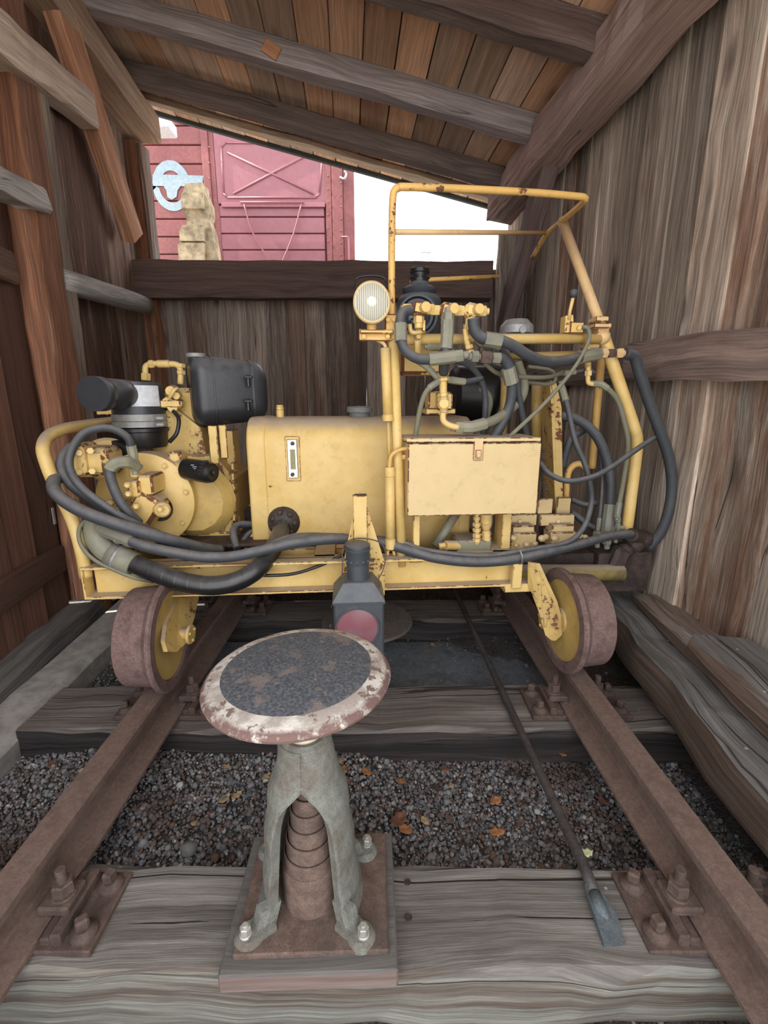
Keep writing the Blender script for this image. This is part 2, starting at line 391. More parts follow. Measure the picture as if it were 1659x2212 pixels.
# ballast stones: one uncountable mass
m_bounce_yard = rustm('pale bounce yard', (.50, .47, .42), (.62, .58, .52), 12, c3=(.45, .42, .38))  # unseen pale yard slabs, added to bounce sunlight up onto the ceiling
for q in ((0, -3.2, 24, 5), (0, 5.35, 24, 1.9), (-9, 1.9, 13, 5.2), (9, 1.9, 14, 5.2)):
    mb = MB(); mb.box((q[0], q[1], -.10), (q[2], q[3], .04), None, .002); struct(mb.build('floor', m_bounce_yard))
rng = np.random.default_rng(3)
def stones(name, n, dens, mats, rad, seed):
    rng = np.random.default_rng(seed)
    ph = (1+5**.5)/2
    iv = np.array([(-1, ph, 0), (1, ph, 0), (-1, -ph, 0), (1, -ph, 0), (0, -1, ph), (0, 1, ph), (0, -1, -ph), (0, 1, -ph), (ph, 0, -1), (ph, 0, 1), (-ph, 0, -1), (-ph, 0, 1)])/1.9
    fc = np.array([(0, 11, 5), (0, 5, 1), (0, 1, 7), (0, 7, 10), (0, 10, 11), (1, 5, 9), (5, 11, 4), (11, 10, 2), (10, 7, 6), (7, 1, 8), (3, 9, 4), (3, 4, 2), (3, 2, 6), (3, 6, 8), (3, 8, 9), (4, 9, 5), (2, 4, 11), (6, 2, 10), (8, 6, 7), (9, 8, 1)])
    P = dens(rng, n); n = len(P)
    s = rng.lognormal(math.log(rad), .35, n)
    A = rng.normal(size=(n, 3, 3)); Q, _ = np.linalg.qr(A)
    sc = s[:, None]*rng.uniform(.55, 1.25, (n, 3))
    vv = iv[None]*sc[:, None, :]*rng.uniform(.85, 1.15, (n, 12, 1))
    vv = np.einsum('nij,nkj->nki', Q, vv)+P[:, None, :]
    ff = fc[None]+12*np.arange(n)[:, None, None]
    me = bpy.data.meshes.new(name); me.vertices.add(n*12); me.vertices.foreach_set('co', vv.reshape(-1))
    nf = n*20; me.loops.add(nf*3); me.polygons.add(nf)
    me.loops.foreach_set('vertex_index', ff.reshape(-1).astype(np.int32)); me.polygons.foreach_set('loop_start', np.arange(nf, dtype=np.int32)*3)
    me.update(calc_edges=True)
    ca = me.color_attributes.new('tint', 'FLOAT_COLOR', 'POINT'); t = np.repeat(rng.random((n, 4)), 12, 0); t[:, 3] = 1
    ca.data.foreach_set('color', t.reshape(-1).astype(np.float32)); me.materials.append(mats)
    o = bpy.data.objects.new(name, me); COL.objects.link(o); o['kind'] = 'stuff'; return o
T = NT('ballast stones'); ti = T.tint(); p = T.pos()
c1 = T.mix(T.ramp(ti[0], 0, 1), (.10, .10, .107), (.25, .245, .25)); c1 = T.mix(T.ramp(ti[1], .72, .9), c1, (.14, .085, .06)); c1 = T.mix(T.ramp(ti[2], .95, .97), c1, (.42, .41, .40))
sp = T.n('SeparateXYZ'); T.L.new(p, sp.inputs[0])
br = T.ramp(T.noise(p, 2.3, 3), .5, .66); c1 = T.mix(T.math('MULTIPLY', br, .75), c1, (.075, .042, .03))
m_st = T.out(c1, .9)
def dens1(r, n):
    x = r.uniform(-1.55, 1.05, n); y = np.concatenate([r.uniform(.85, 1.5, n//2), r.uniform(.3, 3.0, n-n//2)])
    keep = (y > .9) | (r.random(n) < .3)
    k2 = (y > 1.75) & (x > -1.0); keep &= ~(k2 & (r.random(n) < .9))
    x, y = x[keep], y[keep]
    bump = .035*np.exp(-((y-1.16)/.12)**2)
    return np.stack([x, y, -.118+.03*np.sin(x*2.1)*np.sin(y*3.3)+.01*np.sin(x*9+y*7)-.09*(y < .8)+r.uniform(-.004, .008, len(x))], 1)
bs_ = stones('ballast', 46000, dens1, m_st, .0052, 5); tag(bs_, 'grey crushed stone ballast between and beside the sleepers', 'gravel')
# side yard outside
# walls
def plank_wall(name, side, y0, y1, mat, ztop, zbot=-.12, wmin=.13, wmax=.24, off=0):
    mb = MB(); y = y0
    while y < y1:
        w = random.uniform(wmin, wmax); zt = ztop(wallX(side, y+w/2), y+w/2)
        th = .028; o = (0, .011)[int(y*100) % 2] + off
        x = wallX(side, y+w/2, -th/2+o-.0)
        mb.beam((x, y+w/2+random.uniform(-.004, .004), zbot), (x+random.uniform(-.004, .004), y+w/2, zt), th, w+.014, up=SX, ch=.008, jit=.0016, n=10)
        y += w
    return struct(mb.build(name, mat))
DY0, DY1 = .55, 2.36
wl = MB()
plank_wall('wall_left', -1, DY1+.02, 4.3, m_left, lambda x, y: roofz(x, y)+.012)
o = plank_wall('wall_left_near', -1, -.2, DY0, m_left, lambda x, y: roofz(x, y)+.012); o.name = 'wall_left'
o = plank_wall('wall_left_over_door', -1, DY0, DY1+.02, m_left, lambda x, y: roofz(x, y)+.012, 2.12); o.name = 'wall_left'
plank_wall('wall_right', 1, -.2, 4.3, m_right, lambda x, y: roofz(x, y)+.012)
# rear wall
mb = MB(); x = -2.2
while x < 1.12:
    w = random.uniform(.14, .2); o_ = (0, .009)[int(x*100) % 2]
    mb.beam((x+w/2, 4.265+o_, -.15), (x+w/2, 4.265+o_, 2.2), w+.001, .026, up=(0, 1, 0), ch=.007, jit=.0018, n=8); x += w
struct(mb.build('wall_rear', m_rear))
# roof
mb = MB(); x = -2.45; s_ = math.sqrt(1+RS*RS)
while x < 1.75:
    w = .185
    p0 = V((x+w/2, -.3, 0)); p1 = p0+SX*4.75
    p0.z = roofz(p0.x, p0.y)+.013; p1.z = roofz(p1.x, p1.y)+.013
    mb.beam(p0, p1, (w-.006)*s_, .024, up=RN, ch=.004, jit=.0008, n=8); x += w
struct(mb.build('ceiling', m_ceil))
mb = MB(); q = [V((-2.5, -.35, 0)), V((1.8, -.35, 0)), V((1.45, 4.5, 0)), V((-2.85, 4.5, 0))]
for v in q: v.z = roofz(v.x, v.y)+.03
mb.prism(q, (0, 0, .03)); 
m_slate = plain('roof covering', (.05, .06, .06), .6)
rc = mb.build('ceiling', m_slate); struct(rc)
mb = MB(); a = PY(338, 243, 4.47); b = PY(1040, 440, 4.47); a.x -= .8; a.z = roofz(a.x, 4.47)-.0; b.x += .6; b.z = roofz(b.x, 4.47)
a.z = RD+RS*a.x+RS*.075*4.47-.006; b.z = RD+RS*b.x+RS*.075*4.47-.006
mb.bar(a, b, .035, .045, (0, 0, 1)); e = mb.build('trim_1', m_slate); struct(e)
# rafters
def rafter(y, h, label, mat, w=.11, x0=-2.0, x1=1.35):
    a = V((x0, y+w/2, roofz(x0, y)-h/2)); b = V((x1, y+w/2, roofz(x1, y)-h/2))
    mb = MB(); mb.beam(a, b, w, h, up=(0, 0, 1), ch=.012, jit=.003)
    return solo(mb, 'roof_rafter', mat, a, label, 'rafter', 'rafters under the roof boards')
rafter(2.47, .15, 'reddish-brown rafter nearest the camera, at the top right of the photo', m_beam)
rafter(3.19, .13, 'dark rafter with a pale notch patch, middle one of the roof', m_raft)
rafter(3.82, .13, 'dark brown rafter closest to the rear opening', m_beam)
rafter(1.7, .15, 'roof rafter overhead towards the open front', m_beam)
rafter(4.22, .05, 'thin pale batten under the roof boards above the rear opening', m_plate, .07)
# pale notch in middle rafter
mb = MB(); c = PY(583, 105, 3.186); mb.bar(c+V((-.035, -.002, .02)), c+V((.05, -.002, -.03)), .012, .07, (0, 0, 1)); 
o = mb.build('fresh_cut', wood('fresh cut wood', (.42, .2, .1), (.4, .25, .15), 0, .5, 0, .2, crack=0), bpy.data.objects['roof_rafter.001'])
# wall plates
a = V((-1.573, -.2, 3.19)); b = a+SX*4.42
mb = MB(); mb.beam(a, b, .30, .20, up=(0, 0, 1), ch=.012, jit=.004)
solo(mb, 'wall_plate', m_plate, a, 'pale hewn plate beam along the top of the left wall', 'beam')
a = V((wallX(1, -.2, .18), -.2, 2.61)); b = a+SX*4.3
mb = MB(); mb.beam(a, b, .22, .225, up=(0, 0, 1), ch=.02, jit=.006)
solo(mb, 'wall_plate', m_beamr, a, 'heavy grey-brown plate beam along the top of the right wall', 'beam')
# cross beam over rear half wall
a = PY(252, 602, 3.98); b = PY(1064, 604, 3.98); mb = MB(); mb.beam(a+V((0, .06, 0)), b+V((0, .06, 0)), .12, .275, up=(0, 0, 1), ch=.008, jit=.003)
solo(mb, 'cross_beam', m_beam, a, 'dark squared beam across the rear wall under the open gap', 'beam')
# posts
def tim(name, mat, p0, p1, w, h, up, label, cat, group=None, jit=.004, ch=.012, cyl=False, t=None):
    mb = MB(); mb.beam(p0, p1, w, h, up=up, ch=ch, jit=jit, cyl=cyl, t=t); return solo(mb, name, mat, p0, label, cat, group)
xr = wallX(-1, 4.12, .07)
xr = -1.99
tim('corner_post', m_red, (xr, 4.19, -.1), (xr, 4.19, 3.08), .17, .12, (0, 1, 0), 'red-brown corner post where left and rear walls meet', 'post', t=(.6, 0, .1))
tim('post_cladding', m_sill, (xr+.105, 4.19, 2.0), (xr+.105, 4.19, 3.06), .03, .12, (0, 1, 0), 'blue-grey weathered board edging the left side of the rear opening', 'board')
xr = wallX(1, 4.12, .03)
tim('corner_post', m_right, (xr-.06, 4.2, -.1), (xr-.06, 4.2, 2.46), .14, .08, (0, 1, 0), 'grey corner post at the right end of the rear opening', 'post')
# door frame post left (near) and its face board
yp = DY1+.13; xp = wallX(-1, yp, .075)
tim('door_post', m_red, (xp, yp-.0, -.1), (xp-.01, yp+.03, 2.95), .13, .17, (0, 1, 0), 'red-brown post beside the plank door in the left wall', 'post', t=(.45, 0, .12))
tim('post_cladding', m_left, (xp+.03, yp+.16, -.05), (xp+.0, yp+.17, 2.72), .06, .10, (0, 1, 0), 'grey-brown board fixed to the far side of the door post', 'board', t=(.5, 0, .9))
# near timber ending at px 187,250
a = WL(187, 238, .13); b = a+V((.0, -2.2, 0))-V((-.15, 0, 0))*0
b = WL(0, 88, .13); d = (b-a); b = a+d*3.2
tim('wall_rail', m_plate, a, b, .12, .17, (0, 0, 1), 'chunky hewn timber running along the upper left wall with a free blunt end', 'timber')
a = WL(76, 432, .11); b = WL(0, 398, .11); b = a+(b-a)*6
tim('wall_rail', m_log, a, b, .13, .105, (0, 0, 1), 'grey rail end jutting in at the left edge above the plank door', 'timber')
a = WL(122, 603, .10); b = WL(318, 660, .13)
tim('log_rail', m_log, a, b, .115, .125, (0, 0, 1), 'round grey log fixed across the left wall below the opening height', 'log', t=(.55, 0, .8), cyl=True, jit=.002)
a = WL(112, -20, .13); b = WL(286, 512, .12)
tim('diagonal_brace', m_brace, a, b, .10, .15, (0, 1, 0), 'orange-brown diagonal brace sloping down from the left wall plate', 'brace', t=(.75, 0, .15))
a = WR(1201, 296, .16); b = WR(1086, 712, .12)
tim('diagonal_brace', wood('purple-brown brace', (.17, .085, .08), (.25, .17, .15), -.1, .8, .2, crack=0), a, b, .10, .19, (0, 1, 0), 'flat purple-brown diagonal brace under the right wall plate', 'brace', jit=.002)
a = WR(1368, 781, .045); b = WR(1659, 764, .045); b = a+(b-a)*2.2
tim('wall_rail', m_beam, a, b, .09, .165, (0, 0, 1), 'dark horizontal rail on the right wall at hose height', 'timber')
# short rail ahead of it behind the machine
a = WR(1362, 790, .03); b = a+SX*1.9
tim('wall_rail', m_beam, a, b, .06, .13, (0, 0, 1), 'dark rail on the right wall hidden behind the machine hoses', 'timber')
# door 1 on the left wall
mb = MB(); y = DY0
while y < DY1-.01:
    w = min(.2, DY1-y); x = wallX(-1, y+w/2, .0)
    mb.beam((x, y+w/2, -.1), (x, y+w/2, 2.13), .03, w+.003, up=SX, ch=.003, jit=.001, n=6); y += w
m_door = wood('door boards', (.16, .074, .046), (.20, .115, .075), -.15, .7, .4)
dr = struct(mb.build('door_1', m_door))
for z in (.32, 1.72):
    mb = MB(); p0 = V((wallX(-1, DY0, .035), DY0, z)); p1 = p0+SXL*(DY1-DY0-.03)
    mb.beam(p0, p1, .04, .14, up=(0, 0, 1), ch=.01, jit=.001); mb.build('ledge', m_door, dr)
mb = MB(); p0 = V((wallX(-1, DY1, .025), DY1-.02, .5)); mb.bar(p0, p0+V((0, 0, .09)), .012, .02); mb.bar(p0+V((0, .0, -.22)), p0+V((0, 0, -.13)), .012, .02); mb.build('hinge', m_zinc, dr)
# left floor: sill board along wall, concrete kerb
a = V((wallX(-1, 0, .06), 0, -.02)); tim('sill_timber', m_sill, a, a+SXL*4.1, .16, .13, (0, 0, 1), 'grey sill timber along the foot of the left wall', 'timber')
a = V((-1.293, 0, -.10)); b = a+SX*4.1
mb = MB(); mb.beam(a, b, .2, .17, up=(0, 0, 1), ch=.02, jit=.003, n=30); solo(mb, 'concrete_kerb', m_conc, a, 'pale concrete kerb strip between the gravel and the left wall sill', 'kerb')
# right timbers
a = PZ(1659, 1710, .22); b = PZ(1290, 1280, .22); d = (b-a).normalized()
sd_ = V((d.y, -d.x, 0)); a0 = a+sd_*.11-d*.75; b0 = b+sd_*.11+d*1.2
mb = MB(); mb.beam(a0+V((0, 0, -.08)), b0+V((0, 0, -.08)), .22, .165, up=(0, 0, 1), ch=.012, jit=.007)
mb.beam(a0+V((-.035, 0, -.175)), b0+V((-.0, 0, -.17)), .10, .045, up=(0, 0, 1), ch=.01, jit=.008)
solo(mb, 'floor_timber', m_timb, a0, 'long squared timber lying beside the right rail, weathered brown and grey', 'timber')
a1 = PZ(1395, 1292, .245); mb = MB(); e1 = a1-d*2.6
mb.beam(a1+sd_*.035+V((0,0,-.0)), e1+sd_*.035, .19, .04, up=(0, 0, 1), ch=.006, jit=.003)
solo(mb, 'floor_plank', m_timb, a1, 'grey plank lying on the long timber against the right wall', 'plank')
a1 = PZ(1535, 1392, .30); e1 = a1-d*1.8
mb = MB(); mb.beam(a1+sd_*.03, e1+sd_*.03, .2, .055, up=(0, 0, 1), ch=.01, jit=.004)
solo(mb, 'floor_plank', m_timb, a1, 'thick split grey plank, topmost of the stack by the right wall', 'plank')
# far floor boards (dark asphalt patch between sleepers)
m_asph = rustm('smooth dark gravel fill', (.10, .107, .12), (.16, .167, .18), 60, .95)
mb = MB(); mb.box((-.02, 1.965, -.14), (1.9, .52, .06), None, .01); struct(mb.build('floor', m_asph))
# =============== TRACK ===============
SL = [(.69, .917, 0), (1.405, 1.67, 0), (2.247, 2.51, 0), (3.05, 3.31, 0), (-.02, .22, 0)]
SLab = ['nearest grey oak sleeper carrying the buffer stool, cracked and lined', 'grey sleeper in front of the machine wheels, behind the stool seat', 'far sleeper under the machine beam below the black lantern', 'sleeper hidden deep under the machine', 'sleeper just below the bottom edge of the photo']
for (y0, y1, z), lb in zip(SL, SLab):
    mb = MB(); yc = (y0+y1)/2; w = y1-y0
    mb.beam((-1.3, yc+.0, -.075), (1.27, yc-.0, -.075), w, .15, up=(0, 0, 1), ch=.012, jit=.004, n=26)
    solo(mb, 'railway_sleeper', m_sleep if yc < 1 else m_sleep2, (0, yc, -.15), lb, 'sleeper', 'oak sleepers across the track')
sl0 = bpy.data.objects['railway_sleeper']
for x, y in ((880, 1906), (882, 1982)):
    q = PZ(x, y, .002); mb = MB(); mb.lathe([(.0085, .001), (.0075, .0015), (.004, -.004), (0, -.006)], q, (0, 0, 1), 14); mb.build('hole_shade', m_grease, sl0)  # dark discs stand in for the shade inside the drilled holes
def railx(side, y): return (-.795 if side < 0 else .727)-.015*(y-1.1)
prof = [(-.062, .018), (.062, .018), (.062, .028), (.012, .042), (.009, .05), (.009, .108), (.014, .116), (.035, .122), (.036, .142), (.030, .150), (-.030, .150), (-.036, .142), (-.035, .122), (-.014, .116), (-.009, .108), (-.009, .05), (-.012, .042), (-.062, .028)]
for sd2, lb in ((-1, 'rusty steel rail on the left side of the track'), (1, 'rusty steel rail on the right side of the track')):
    mb = MB(); ys = [-.3, .5, 1, 1.6, 2.2, 3, 4.0]
    rings = [[V((railx(sd2, y)+p[0], y, p[1])) for p in prof] for y in ys]
    L = [0]
    for j in range(len(prof)): L.append(L[-1]+math.dist(prof[j], prof[(j+1) % len(prof)]))
    mb.rings(rings, ys, L, (.5, 0, .5), False, True, flip=True)
    solo(mb, 'railway_rail', m_rail, (railx(sd2, -.3), -.3, 0), lb, 'rail')
# rail fastenings
def fastening():
    r = thing('rail_fastening', (0, 0, 0), '', 'rail fastening', 'bolted rail fastenings on the sleepers')
    mb = MB(); mb.box((0, 0, .009), (.36, .17, .018), None, .003)
    for s in (-1, 1): mb.box((s*.079, 0, .026), (.022, .15, .02), None, .004); mb.box((s*.102, .0, .03), (.024, .15, .03), None, .004)
    mb.build('base_plate', m_rail2, r)
    for s in (-1, 1):
        mb = MB(); mb.box((s*.072, 0, .052), (.07, .07, .022), None, .005); mb.box((s*.045, 0, .04), (.02, .06, .02), None, .003); mb.build('rail_clamp', m_rail2, r)
        mb = MB(); mb.cyl((s*.08, 0, .062), (s*.08, 0, .068), .026, 16); mb.hexn((s*.08, 0, .068), (s*.08, 0, .098), .023); mb.cyl((s*.08, 0, .09), (s*.08, 0, .13), .011, 12)
        mb.build('clamp_bolt', m_rail2, r)
        for e in (-1, 1):
            mb = MB(); mb.lathe([(.027, .018), (.027, .024), (.015, .034), (.015, .036)], (s*.148, e*.05, 0), (0, 0, 1), 16); mb.box((s*.148, e*.05, .048), (.026, .022, .026), Matrix.Rotation(.4*e+s, 3, 'Z'), .004)
            mb.build('sleeper_screw', m_rail2, r)
    return r
def ctree(o, parent=None):
    c = o.copy(); COL.objects.link(c); c.parent = parent
    for ch in list(o.children): ctree(ch, c)
    return c
FL = {(0, -1): 'rusty rail fastening on the nearest sleeper at the left rail', (0, 1): 'rusty rail fastening on the nearest sleeper at the right rail',
      (1, -1): 'rusty rail fastening on the second sleeper, beside the left wheel', (1, 1): 'rusty rail fastening on the second sleeper, beside the right wheel',
      (2, -1): 'rail fastening on the far sleeper at the left rail under the machine', (2, 1): 'rail fastening on the far sleeper at the right rail under the machine'}
f0 = fastening(); first = True
for (k, s), lb in FL.items():
    o = f0 if first else ctree(f0); first = False
    yc = (SL[k][0]+SL[k][1])/2; o.location = (railx(s, yc), yc+.0, .001); o['label'] = lb
# =============== STOOL MADE FROM A BUFFER ===============
sc_ = V((-.162, .815, 0))
st = thing('buffer_stool', (sc_.x, sc_.y, 0), 'round-topped stool made from an old railway buffer bolted to a wooden block', 'stool')
Rb = Matrix.Rotation(.03, 3, 'Z')
mb = MB(); mb.box((-.152, .815, .0225), (.352, .30, .045), Rb, .004); mb.build('wooden_block', m_block, st)
mb = MB(); mb.box((-.150, .822, .052), (.312, .262, .014), Rb, .004); mb.build('base_plate', m_spr, st)
mb = MB()
def cage_r(z):
    for (z0, r0), (z1, r1) in zip(CR, CR[1:]):
        if z <= z1: f = (z-z0)/(z1-z0); return r0+(r1-r0)*f
    return CR[-1][1]
CR = [(.05, .120), (.075, .108), (.12, .103), (.2, .097), (.28, .090), (.34, .082), (.385, .069), (.42, .058), (.465, .0525)]
def cage_A(z):
    if z >= .375: return math.pi/2
    if z >= .26: f = (z-.26)/.115; return math.radians(50)+math.radians(40)*(1-math.sqrt(max(0, 1-f**2)))
    return math.radians(47+3*(z-.05)/.21)
NZ, NA = 26, 14
for s in (-1, 1):
    g = {}
    zs = [.05+(.415*i/NZ) for i in range(NZ+1)]
    for lay, th in ((0, 0), (1, .016)):
        for i, z in enumerate(zs):
            A = cage_A(z); r = cage_r(z)-th+ (.002*math.sin(z*60+s) if lay == 0 else 0)
            for j in range(NA+1):
                ph = -A+2*A*j/NA; rr = r
                if z < .1: rr += (.1-z)*.45*(abs(j/NA*2-1)**3)*(1 if lay == 0 else .9)
                edge = .004*(abs(j/NA*2-1)**6) if z < .34 and lay == 0 else 0
                g[(lay, i, j)] = len(mb.v); mb.v.append((sc_.x+s*(rr+edge)*math.cos(ph), sc_.y+(rr+edge)*math.sin(ph), z))
    def q(a, b, c, d, sm=True):
        idx = [g[a], g[b], g[c], g[d]]; idx = idx if s > 0 else idx[::-1]
        mb.face(idx, [(0, 0)]*4, (.5, 0, .5), sm)
    for i in range(NZ):
        for j in range(NA):
            q((0, i, j), (0, i, j+1), (0, i+1, j+1), (0, i+1, j)); q((1, i, j), (1, i+1, j), (1, i+1, j+1), (1, i, j+1))
        q((0, i, 0), (0, i+1, 0), (1, i+1, 0), (1, i, 0), False); q((0, i, NA), (1, i, NA), (1, i+1, NA), (0, i+1, NA), False)
    for j in range(NA):
        q((0, NZ, j), (0, NZ, j+1), (1, NZ, j+1), (1, NZ, j), False)
mb.lathe([(.036, .39), (.036, .470), (.045, .472), (.0525, .466), (.053, .448), (.058, .42), (.066, .392), (.036, .39)], (sc_.x, sc_.y, 0), (0, 0, 1), 32)
for sx in (-1, 1):
    for sy in (-1, 1):
        c = V((sc_.x+sx*.115, sc_.y+sy*.092, 0))
        mb.lathe([(.032, .052), (.030, .062), (.024, .068), (.022, .070)], c, (0, 0, 1), 20)
        mb.prism([V((sc_.x+sx*.07, sc_.y+sy*.062, .06)), V((c.x-sx*.006, c.y-sy*.028, .06)), V((c.x+sx*.02, c.y, .06)), V((c.x-sx*.012, c.y+sy*.022, .06)), V((sc_.x+sx*.06, sc_.y+sy*.085, .06))], (0, 0, .014))
        mb.prism([V((sc_.x+sx*.076, sc_.y+sy*.058, .06)), V((c.x, c.y-sy*.01, .06)), V((c.x-sx*.014, c.y+sy*.008, .06)), V((sc_.x+sx*.065, sc_.y+sy*.075, .06))], (-sx*.012, -sy*.012, .05))
mb.build('cage', m_cast, st)
for sx in (-1, 1):
    for sy in (-1, 1):
        c = V((sc_.x+sx*.120, sc_.y+sy*.098, 0)); mb = MB(); mb.cyl(c+V((0, 0, .066)), c+V((0, 0, .075)), .013, 16); mb.hexn(c+V((0, 0, .075)), c+V((0, 0, .092)), .0115); mb.cyl(c+V((0, 0, .09)), c+V((0, 0, .097)), .006, 10)
        mb.build('bolt', m_zinc, st)
mb = MB(); mb.lathe([(.064, .055), (.062, .15), (.059, .155), (.054, .155), (.054, .14)], (sc_.x, sc_.y, 0), (0, 0, 1), 40)
z = .155
for r in (.0575, .0515, .0455, .0395, .0340):
    mb.lathe([(r-.005, z-.03), (r, z-.03), (r, z+.029), (r-.001, z+.032), (r-.0032, z+.032), (r-.0032, z+.002)], (sc_.x, sc_.y, 0), (0, 0, 1), 40); z += .0355
mb.lathe([(.028, z-.03), (.027, z+.04), (.02, z+.055)], (sc_.x, sc_.y, 0), (0, 0, 1), 24)
mb.build('volute_spring', m_spr, st)
m_cream = paint('chipped cream paint', (.72, .64, .50), (.62, .50, .36), .95, 0, .6, 1.6)
mb = MB(); mb.lathe([(.0345, .36), (.0345, .60)], (sc_.x, sc_.y, 0), (0, 0, 1), 32); mb.build('plunger', m_cream, st)
# seat disc
T = NT('buffer plate paint'); p = T.pos(); sp = T.n('SeparateXYZ'); T.L.new(T.n('UVMap', uv_map='UVMap').outputs[0], sp.inputs[0])
rr_ = sp.outputs[0]; n1 = T.noise(p, 13, 6, .65); n2 = T.noise(p, 48, 5, .7); n3 = T.noise(p, 190, 3)
grit = T.mix(T.ramp(n3, .35, .7), (.05, .056, .066), (.13, .14, .155)); grit = T.mix(T.ramp(n1, .52, .6, 0, .6), grit, (.23, .18, .155)); grit = T.mix(T.ramp(n2, .62, .66, 0, .8), grit, (.27, .19, .15))
rim = T.mix(T.ramp(n1, .42, .56), (.60, .56, .50), (.36, .31, .27)); rim = T.mix(T.ramp(n2, .54, .60), rim, (.17, .12, .10))
edgeR = T.ramp(rr_, .170, .180); c = T.mix(T.math('GREATER_THAN', rr_, .146), grit, rim); c = T.mix(T.math('MULTIPLY', edgeR, T.ramp(n2, .3, .5)), c, (.15, .088, .075))
m_seat = T.out(c, .8, 0, T.math('ADD', n2, T.math('MULTIPLY', n3, .6)), .5, .003)
mb = MB(); ax = V((-.03, -.0, 1)).normalized()
mb.lathe([(.0001, .014), (.05, .0135), (.10, .011), (.15, .006), (.172, .0), (.180, -.006), (.183, -.012), (.181, -.018), (.172, -.022), (.06, -.024), (.0001, -.024)], (sc_.x-.008, sc_.y, .612), ax, 64)
# uv u = path length = radius for this disc
mb.build('seat_disc', m_seat, st)
# =============== LINING BAR ===============
A_ = PZ(976, 1262, .018); B_ = PZ(1262, 1872, .022); C_ = PZ(1284, 1930, .03)
mb = MB(); mid = A_.lerp(B_, .5); mb.tube([A_, A_.lerp(B_, .25), mid, B_, C_], [.012, .0125, .013, .0135, .014], 12)
lb = thing('lining_bar', A_, 'long dark steel bar with a flattened bluish claw lying beside the right rail', 'crowbar'); mb.build('shaft', m_steel, lb); mb = MB()
mb.prism([C_+V((-.014, .02, -.012)), C_+V((.014, .02, -.012)), PZ(1330, 1985, .012), PZ(1350, 2046, .004), PZ(1303, 2050, .004), PZ(1283, 1990, .012)], (0, 0, .014))
mb.tube([C_, C_+(B_-A_).normalized()*.03+V((0, 0, -.006)), PZ(1320, 2000, .012)], [.014, .016, .006], 10)
o = mb.build('claw', rustm('bluish claw steel', (.09, .115, .13), (.13, .15, .165), 30, .6, (.12, .09, .075), .2), lb); o['label'] = 'flattened bluish grey claw'

# =============== THE MACHINE ===============
mc = thing('rail_work_machine', (0, 2.0, .15), 'yellow hydraulic track maintenance machine with engine, tank and hoses standing on the rails', 'machine')
MXD = V((1, .08, 0)).normalized(); MYD = V((-.08, 1, 0)).normalized(); MR = Matrix.Rotation(math.atan(.08), 3, 'Z')
UP = V((0, 0, 1))
def part(name, mb, mat, parent=None): return mb.build(name, mat, parent or mc)
def fb(mb, x0, y0, x1, y1, D, dep, bev=.003, t=None):          # upright box whose front face spans these pixels at depth D
    a, b, c, d = M(x0, (y0+y1)/2, D), M(x1, (y0+y1)/2, D), M((x0+x1)/2, y0, D), M((x0+x1)/2, y1, D)
    w = (b-a).length; h = (c-d).length; ctr = (a+b)/2; ctr.z = (c.z+d.z)/2
    return mb.box(ctr+MYD*dep/2, (w, dep, h), MR, bev, t)
def hose(pts, r, mat=None, name='hose', parent=None, fits=(), seg=14, fm=None, k=1.28):
    P = smooth_path([M(*p) for p in pts], 7); mb = MB(); mb.tube(P, r, seg); h = part(name, mb, mat or m_hose, parent)
    for e in fits:
        L = r*5.0
        Q = P if e == 0 else P[::-1]; a = Q[0]; acc = 0; i = 0
        pts2 = [Q[0]]
        while i < len(Q)-1 and acc < L: acc += (Q[i+1]-Q[i]).length; i += 1; pts2.append(Q[i])
        f = MB(); f.tube(pts2, r*k, 8, sm=False); d = (Q[0]-Q[1]).normalized()
        f.hexn(Q[0]-d*.004, Q[0]+d*r*1.6, r*1.25); f.cyl(Q[0], Q[0]+d*r*2.6, r*.8, 12)
        part('hose_fitting', f, fm or m_fit, h)
    return h
# --- frame ---
mb = MB()
a, b = M(172, 1243, 1.60), M(1128, 1217, 1.60)
zt = (a.z+b.z)/2; zb = (M(200, 1291, 1.60).z+M(1100, 1272, 1.60).z)/2; zt, zb = max(zt, zb+.12), zb
xl, xr_ = a.x, M(1128, 1240, 1.60).x
def MP(x, D, z): return V((x, D+.08*x, z))
def hb(mb, x0, x1, D0, D1, z0, z1, bev=.003):
    c = (MP(x0, D0, z0)+MP(x1, D1, z1))/2; w = (x1-x0)*math.sqrt(1+.0064)
    return mb.box((c.x, c.y, (z0+z1)/2), (w, D1-D0, z1-z0), MR, bev)
hb(mb, xl, xr_, 1.60, 1.68, zt-.010, zt); hb(mb, xl, xr_, 1.60, 1.68, zb, zb+.010); hb(mb, xl+.02, xr_, 1.645, 1.655, zb, zt)
hb(mb, xl-.0, xl+.008, 1.60, 1.66, zb, zt)
part('front_beam', mb, m_yel)
mb = MB(); hb(mb, xl+.05, xr_, 2.55, 2.62, zb, zt); hb(mb, xl+.01, xl+.08, 1.66, 2.6, zb, zt); hb(mb, -.30, -.22, 1.66, 2.6, zb, zt); hb(mb, .38, .46, 1.66, 2.6, zb, zt)
hb(mb, xl+.05, .35, 1.98, 2.04, zt-.06, zt-.0)
part('chassis', mb, m_yeld)
mb = MB(); hb(mb, xl+.05, -.28, 1.80, 2.5, zt+.0, zt+.012); part('engine_bed', mb, m_grease)
